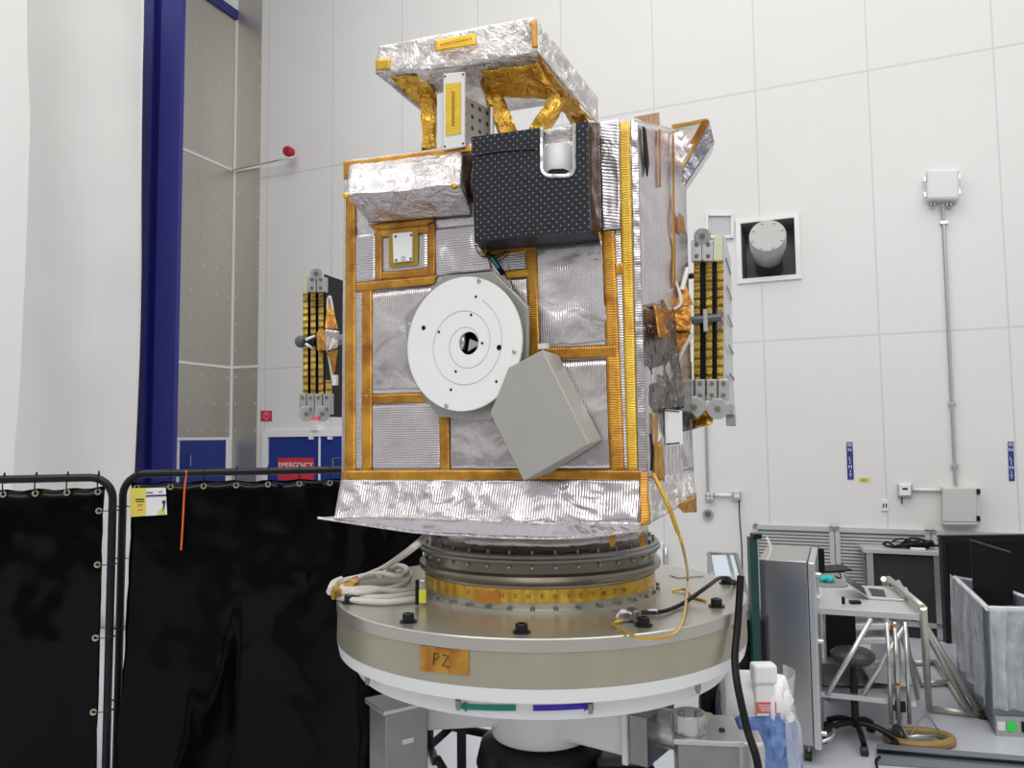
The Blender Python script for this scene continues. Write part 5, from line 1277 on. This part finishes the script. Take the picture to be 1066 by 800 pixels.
# shelf things
t = thing('paper_stack', 'crumpled grey bags piled on lower shelf of work table', 'bag', at(q0.lerp(q1, .55).lerp(q3.lerp(q2, .55), .4), .335))
c = at(q0.lerp(q1, .5).lerp(q3.lerp(q2, .5), .4), .34)
q = MB().grid([[c+V((-.35, -.15, 0)), c+V((.25, -.2, 0))], [c+V((-.33, -.0, .10)), c+V((.2, .05, .08))], [c+V((-.3, .25, .0)), c+V((.2, .25, 0))]], 16, 8, amp=.03, fr=8); q.build('bag', simple('grey_dark_bag', (.12, .12, .13), .5, bump=.5), t, solid=.004)
q = MB().grid([[c+V((-.05, -.22, .04)), c+V((.22, -.24, .01))], [c+V((-.05, -.05, .13)), c+V((.2, .0, .10))]], 12, 8, amp=.02, fr=12); q.build('paper', GREYP, t, solid=.003)
# white notebooks stack behind (at 885,650)
t = thing('paper_shelf', 'white shelf unit of stacked trays behind table legs', 'shelf', at(G(893, 668, 0), 0))
p_ = D(893, 650, 7.0); p_.z = 0; t.location = p_; t['_o'] = list(p_)
for z in (.30, .42, .54, .66): MB().box(p_+UP*z, (.42, .35, .05)).build('tray', WHITE, t, bevel=.008)
for dx in (-.19, .19): MB().box(p_+V((dx, 0, .35)), (.02, .33, .7)).build('side', OFFW, t)
# black office chair pieces: seat behind cabinet, base at bottom
t = thing('office_chair', 'black office chair behind cabinet, its star base near bottom edge', 'chair', at(D(858, 700, 5.35), 0))
pc_ = V((2.33, 5.42, 0))
t.location = pc_; t['_o'] = list(pc_)
hub = pc_+UP*.10
for k in range(5):
    a_ = math.radians(-30+72*k); d = V((math.cos(a_), math.sin(a_), 0))
    lg = MB().tube([hub+UP*.03, hub+d*.12+UP*.02, hub+d*.24-UP*.03], .02, 8, 4).build('base_arm', BLACK, t)
    e = hub+d*.24; MB().cyl(at(e, .03)-V((-d.y, d.x, 0))*.022, at(e, .03)+V((-d.y, d.x, 0))*.022, .03, 14).build('caster', RUB, lg)
MB().cyl(hub, hub+UP*.34, .025, 12).build('gas_column', BLKM, t)
MB().cyl(hub+UP*.3, hub+UP*.44, .02, 12).build('gas_column', BLKM, t)
MB().lathe(hub+UP*.43, UP, [(0, 0), (.11, 0), (.14, .03), (.145, .06), (.12, .085), (0, .09)], 24).build('seat', simple('dark_grey_seat', (.05, .05, .055), .35), t)
# black drape/panel beneath table left
p_ = D(870, 640, 6.4)
o = MB().box(at(p_, .42), (.30, .04, .84)).build('black_backing_board', BLACK); tag(o, 'black board standing under left end of work table', 'board')
# tubular diagonal frames right of the table
fr_ = thing('tubular_stand', 'folded aluminium tube stand with sloping legs at right of table', 'stand', at(G(990, 740), 0))
r_ = .024
def tb(*pts, nm='tube', mt=None, r=r_): MB().tube(list(pts), r, 10, 1).build(nm, mt or simple('warm_aluminium', (.52, .51, .46), .35, .7), fr_)
Yn = 5.6
ft0, ft1 = G(967, 738, .03), G(1022, 744, .03)
tb(ft0, ft1); tb(G(925, 603, .95), G(961, 633, .95)); tb(G(961, 633, .95), ft0)
tb(G(933, 605, .93), ft1)
tb(G(944, 620, .93), G(1010, 742, .04)); tb(G(958, 712, .03), G(990, 711, .03)); tb(G(990, 711, .03), ft1, r=.018)
tb(G(948, 690, .03), G(974, 690, .03)); tb(G(974, 690, .03), G(1005, 738, .03), r=.018)
tb(G(920, 603, .95), G(948, 690, .03)); tb(G(930, 640, .8), G(958, 712, .03), r=.018); tb(G(940, 645, .7), G(955, 728, .03), r=.018)
MB().cyl(ft1-V((.02, .02, 0)), ft1+V((.03, .01, 0)), .03, 12).build('foot_cap', RUB, fr_)
# coiled tan tyre ring with caster on floor
cc = G(957, 769, .03)
t = thing('coiled_hose', 'oval coil of tan hose lying on floor by table caster', 'hose', at(cc, 0))
for rr, z in ((1., .032),):
    MB().tube([at(cc, z)+V((math.cos(a)*.21*rr, math.sin(a)*.13*rr, 0)) for a in [2*PI*i/16 for i in range(17)]], .030, 10, 3).build('coil', TAN, t)
MB().tube([at(cc, .03)+V((-.12, .03, 0)), at(cc, .03)+V((.13, .03, 0))], .016, 8, 1).build('inner_tube', ALU, t)
MB().tube([at(cc, .05)+V((-.06, 0, .0)), at(cc, .17)+V((.06, .02, 0)), at(cc, .05)+V((.15, .0, .0))], .005, 6, 3).build('wire_clip', STEELD, t)
# caster close to camera (938,765)
p_ = G(940, 772, .0)
# ------------------------------------------------------------------ back bench
b0, b1 = W(897, 590, .36), W(1000, 590, .36); 
def wz(px, off, z): p = W(px, 560, off); return V((p.x, p.y, z))
t = thing('back_bench', 'steel workbench against the wall with tangled cables on top', 'bench', wz(945, .25, 0))
MB().prism([wz(898, .42, .9), wz(1040, .42, .9), wz(1040, .07, .9), wz(893, .07, .9)], UP*-.045).build('benchtop', LAM, t, bevel=.004)
MB().prism([wz(902, .36, .01), wz(1040, .36, .01), wz(1040, .36, .85), wz(902, .36, .85)], -NW*.02).build('modesty_panel', CHAR, t)
for x in (901, 971): MB().prism([wz(x, .39, .01), wz(x+7, .39, .01), wz(x+7, .39, .855), wz(x, .39, .855)], -NW*.03).build('leg', ALU, t)
MB().prism([wz(897, .40, .01), wz(897, .1, .01), wz(897, .1, .85), wz(897, .40, .85)], TW*.02).build('side_panel', STEELD, t)
MB().prism([wz(902, .39, .12), wz(1040, .39, .12), wz(1040, .39, .17), wz(902, .39, .17)], -NW*.03).build('lower_rail', ALU, t)
t = thing('tangled_cables', 'heap of tangled black cables lying on the back bench', 'cables', wz(948, .25, .9))
random.seed(3)
for k in range(9):
    pts = [wz(928+random.uniform(0, 48), .12+random.uniform(0, .24), .912+abs(random.gauss(0, .035))) for _ in range(7)]
    MB().tube(pts, .009, 6, 5).build('cable', BLACK, t)
MB().tube([wz(940, .2, .95), wz(948, .2, 1.0), wz(960, .2, .99), wz(972, .2, .92)], .01, 6, 5).build('cable', BLACK, t)
MB().box(wz(955, .36, .912), (.14, .03, .02), (TW, NW, UP)).build('white_plug', WHITE, t, bevel=.004)
MB().tube([wz(919, .25, .93), wz(924, .3, .96), wz(930, .3, .92), wz(926, .25, .91), wz(920, .25, .92)], .012, 6, 4).build('black_handle', BLACK, t)
# ------------------------------------------------------------------ displays and tote
dz_ = 6.9
a_ = D(981, 558, dz_)
t = thing('large_display', 'large black framed display panel at right edge behind tote', 'display', at(D(1040, 600, dz_), 0))
e_ = D(1120, 560, dz_)
MB().box(((a_.x+e_.x)/2, dz_+.04, (a_.z+.25)/2+.0), (e_.x-a_.x, .07, a_.z-.25)).build('case', BLACK, t, bevel=.006)
MB().box(((a_.x+e_.x)/2, dz_+.002, (a_.z+.3)/2), (e_.x-a_.x-.08, .01, a_.z-.42)).build('screen', SCREEN, t)
for x in (a_.x+.25, e_.x-.25): MB().box((x, dz_+.06, .13), (.06, .4, .26)).build('stand_leg', BLKM, t)
t = thing('leaning_black_board', 'black flat board leaning out of the plastic-lined tote', 'board', at(D(1030, 620, 6.0), .1))
MB().hexa([D(1010, 562, 6.2), D(1052, 575, 5.95), D(1056, 636, 5.95), D(1014, 636, 6.2)], [p+V((.02, .04, 0)) for p in (D(1010, 562, 6.2), D(1052, 575, 5.95), D(1056, 636, 5.95), D(1014, 636, 6.2))]).build('panel', BLACK, t)
q = MB(); q.tube([D(1010.5, 563, 6.19), D(1052, 576, 5.94)], .006, 6, 1); q.build('edge_strip', CHAR, t)
# tote
tb0 = thing('plastic_lined_tote', 'tall grey tote draped in clear plastic, green sticker near base', 'tote', at(G(1060, 758, 0), 0))
f0, f1 = G(1035, 765, .0), G(1110, 768, .0)
bk0 = G(1003, 700, 0)
A1_ = D(1030, 634, f0.y); zto = A1_.z
fl = at(f0, 0); frr = at(f1, 0); blx = at(D(994, 602, 6.7), 0)
outer = [fl, frr, frr+V((.1, 1.0, 0)), blx]
def wallq(a, b, m_, nm):
    n = (b-a).cross(UP).normalized(); MB().prism([at(a, .05), at(b, .05), at(b, zto), at(a, zto)], n*-.02).build(nm, m_, tb0)
for i in range(4): wallq(outer[i], outer[(i+1) % 4], GRTOTE, 'side')
MB().prism([at(p, .04) for p in outer], UP*.02).build('bottom', GRTOTE, tb0)
MB().tube([at(p, zto) for p in outer+[outer[0]]], .018, 8, 1).build('rim', OFFW, tb0)
MB().prism([at(fl, .0)-V((.0, .01, 0)), at(frr, .0)-V((0, .01, 0)), at(frr, .13)-V((0, .01, 0)), at(fl, .13)-V((0, .01, 0))], V((0, -.02, 0))).build('base_band', simple('pale_grey_band', (.35, .36, .37), .5), tb0)
du = (frr-fl).normalized(); dn = V((du.y, -du.x, 0)); gs = at(fl, .07)+du*.10+dn*.033; MB().cyl(gs, gs+dn*.003, .036, 20).build('green_sticker', GREENS, tb0)
MB().box(at(fl, .07)+du*.035+dn*.033, (.05, .003, .06), (du, dn, UP)).build('paper_sticker', OFFW, tb0)
MB().box(at(fl, .07)+du*.20+dn*.035, (.07, .01, .07), (du, dn, UP)).build('black_latch', BLACK, tb0)
def drape(a, b, seed):
    n = (b-a).cross(UP).normalized()
    rows = []
    for k in range(9):
        f = k/8; z = zto+.03-(zto-.15)*f
        rows.append([at(a.lerp(b, g/20), z)+n*(.03+.02*math.sin(g*1.3+seed)*(.3+f)) for g in range(21)])
    return MB().grid(rows, 50, 4, amp=.02, fr=5, seed=seed)
q = drape(outer[3], outer[0], 1.); d2_ = drape(outer[0], outer[1], 4.); q.add(d2_.v, d2_.f, True)
q.grid([[at(outer[3], zto+.03), at(outer[0], zto+.03)], [at(outer[3], zto-.2)+V((.2, 0, 0)), at(outer[0], zto-.15)+V((.1, .15, 0))]], 20, 6, amp=.03, fr=6)
dp = q.build('plastic_liner', FILM, tb0, solid=.001)
# clear crumpled plastic behind display top
p_ = D(1045, 557, 7.15)
# floor ramp / mat
t = thing('cable_ramp', 'low dark grey ramp strip on floor at bottom right corner', 'ramp', G(1000, 792))
r0, r1, r2, r3 = G(912, 797), G(1075, 808), G(1085, 795), G(913, 780)
MB().hexa([r0, r1, r2, r3], [at(r0, .01), at(r1, .01), at(r2, .035), at(r3, .035)]).build('ramp', simple('ramp_grey', (.16, .17, .20), .5), t)
MB().tube([G(913, 782, .04), G(1080, 796, .04)], .012, 6, 1).build('dark_edge', BLACK, t)
MB().tube([G(916, 788, .03), G(912, 792, .03), G(913, 799, .02)], .008, 6, 4).build('lead', BLACK, t)
q = MB().prism([G(855, 735, .002), G(960, 742, .002), G(1000, 775, .002), G(900, 775, .002)], UP*.002)
# bent steel foot rail near chair
o = MB().tube([G(868, 760, .12), G(866, 768, .1), G(850, 774, .08), G(829, 773, .08), G(827, 785, .06), G(828, 806, .05)], .012, 8, 4).build('bent_steel_rail', ALU); tag(o, 'bent chrome tube rail at floor beside the steel cabinet', 'rail')
# black base items under pedestal right
t = thing('black_equipment_box', 'black box on floor stand under right side of turntable', 'box', at(D(640, 790, 3.6), 0))
p_ = D(648, 786, 3.35); MB().box(at(p_, p_.z-.08), (.24, .2, .14)).build('box', BLKM, t, bevel=.01); MB().box(at(p_, (p_.z-.15)/2), (.05, .05, p_.z-.15)).build('stand', BLKM, t)
MB().tube([D(618, 778, 3.4), D(640, 776, 3.4), D(664, 783, 3.4)], .009, 6, 4).build('white_hose', WHITE, t)
# ------------------------------------------------------------------ lights
def area(loc, sx, sy, e, rot=(0, 0, 0), c=(1, 1, 1)):
    l = bpy.data.lights.new('ceiling_or_fill_light', 'AREA'); l.shape = 'RECTANGLE'; l.size = sx; l.size_y = sy; l.energy = e; l.color = (1, .985, .965)
    o_ = bpy.data.objects.new('ceiling_or_fill_light', l); COL.objects.link(o_); o_.location = loc; o_.rotation_euler = rot; return o_
area((-2, 4, 11), 7, 7, 430)
area((5, 3, 11), 7, 7, 300)
area((0, -5, 9), 9, 5, 560, (math.radians(40), 0, 0))  # added fill from behind the camera to brighten the satellite front, no ceiling lamp
w = bpy.data.worlds.new('World'); SC.world = w; w.use_nodes = True; nt = w.node_tree
bg = nt.nodes['Background']; bg.inputs['Strength'].default_value = .68
tc = nt.nodes.new('ShaderNodeTexCoord'); sx = nt.nodes.new('ShaderNodeSeparateXYZ'); nt.links.new(tc.outputs['Generated'], sx.inputs[0])
rmp = nt.nodes.new('ShaderNodeValToRGB'); nt.links.new(mth(nt, 'MULTIPLY_ADD', sx.outputs['Z'], .5, .5), rmp.inputs[0])
e = rmp.color_ramp.elements
e[0].position = .0; e[0].color = (.2, .2, .2, 1)
e[1].position = .47; e[1].color = (.16, .155, .15, 1)
x = e.new(.54); x.color = (.72, .71, .70, 1)
x = e.new(.75); x.color = (.85, .85, .85, 1)
x = e.new(1.); x.color = (.95, .95, .96, 1)
nt.links.new(rmp.outputs[0], bg.inputs['Color'])
SC.view_settings.view_transform = 'Standard'; SC.view_settings.look = 'None'; SC.view_settings.exposure = -0.06; SC.view_settings.gamma = 1
SC.view_settings.use_curve_mapping = False
for o in list(bpy.data.objects):
    if '_o' in o: del o['_o']
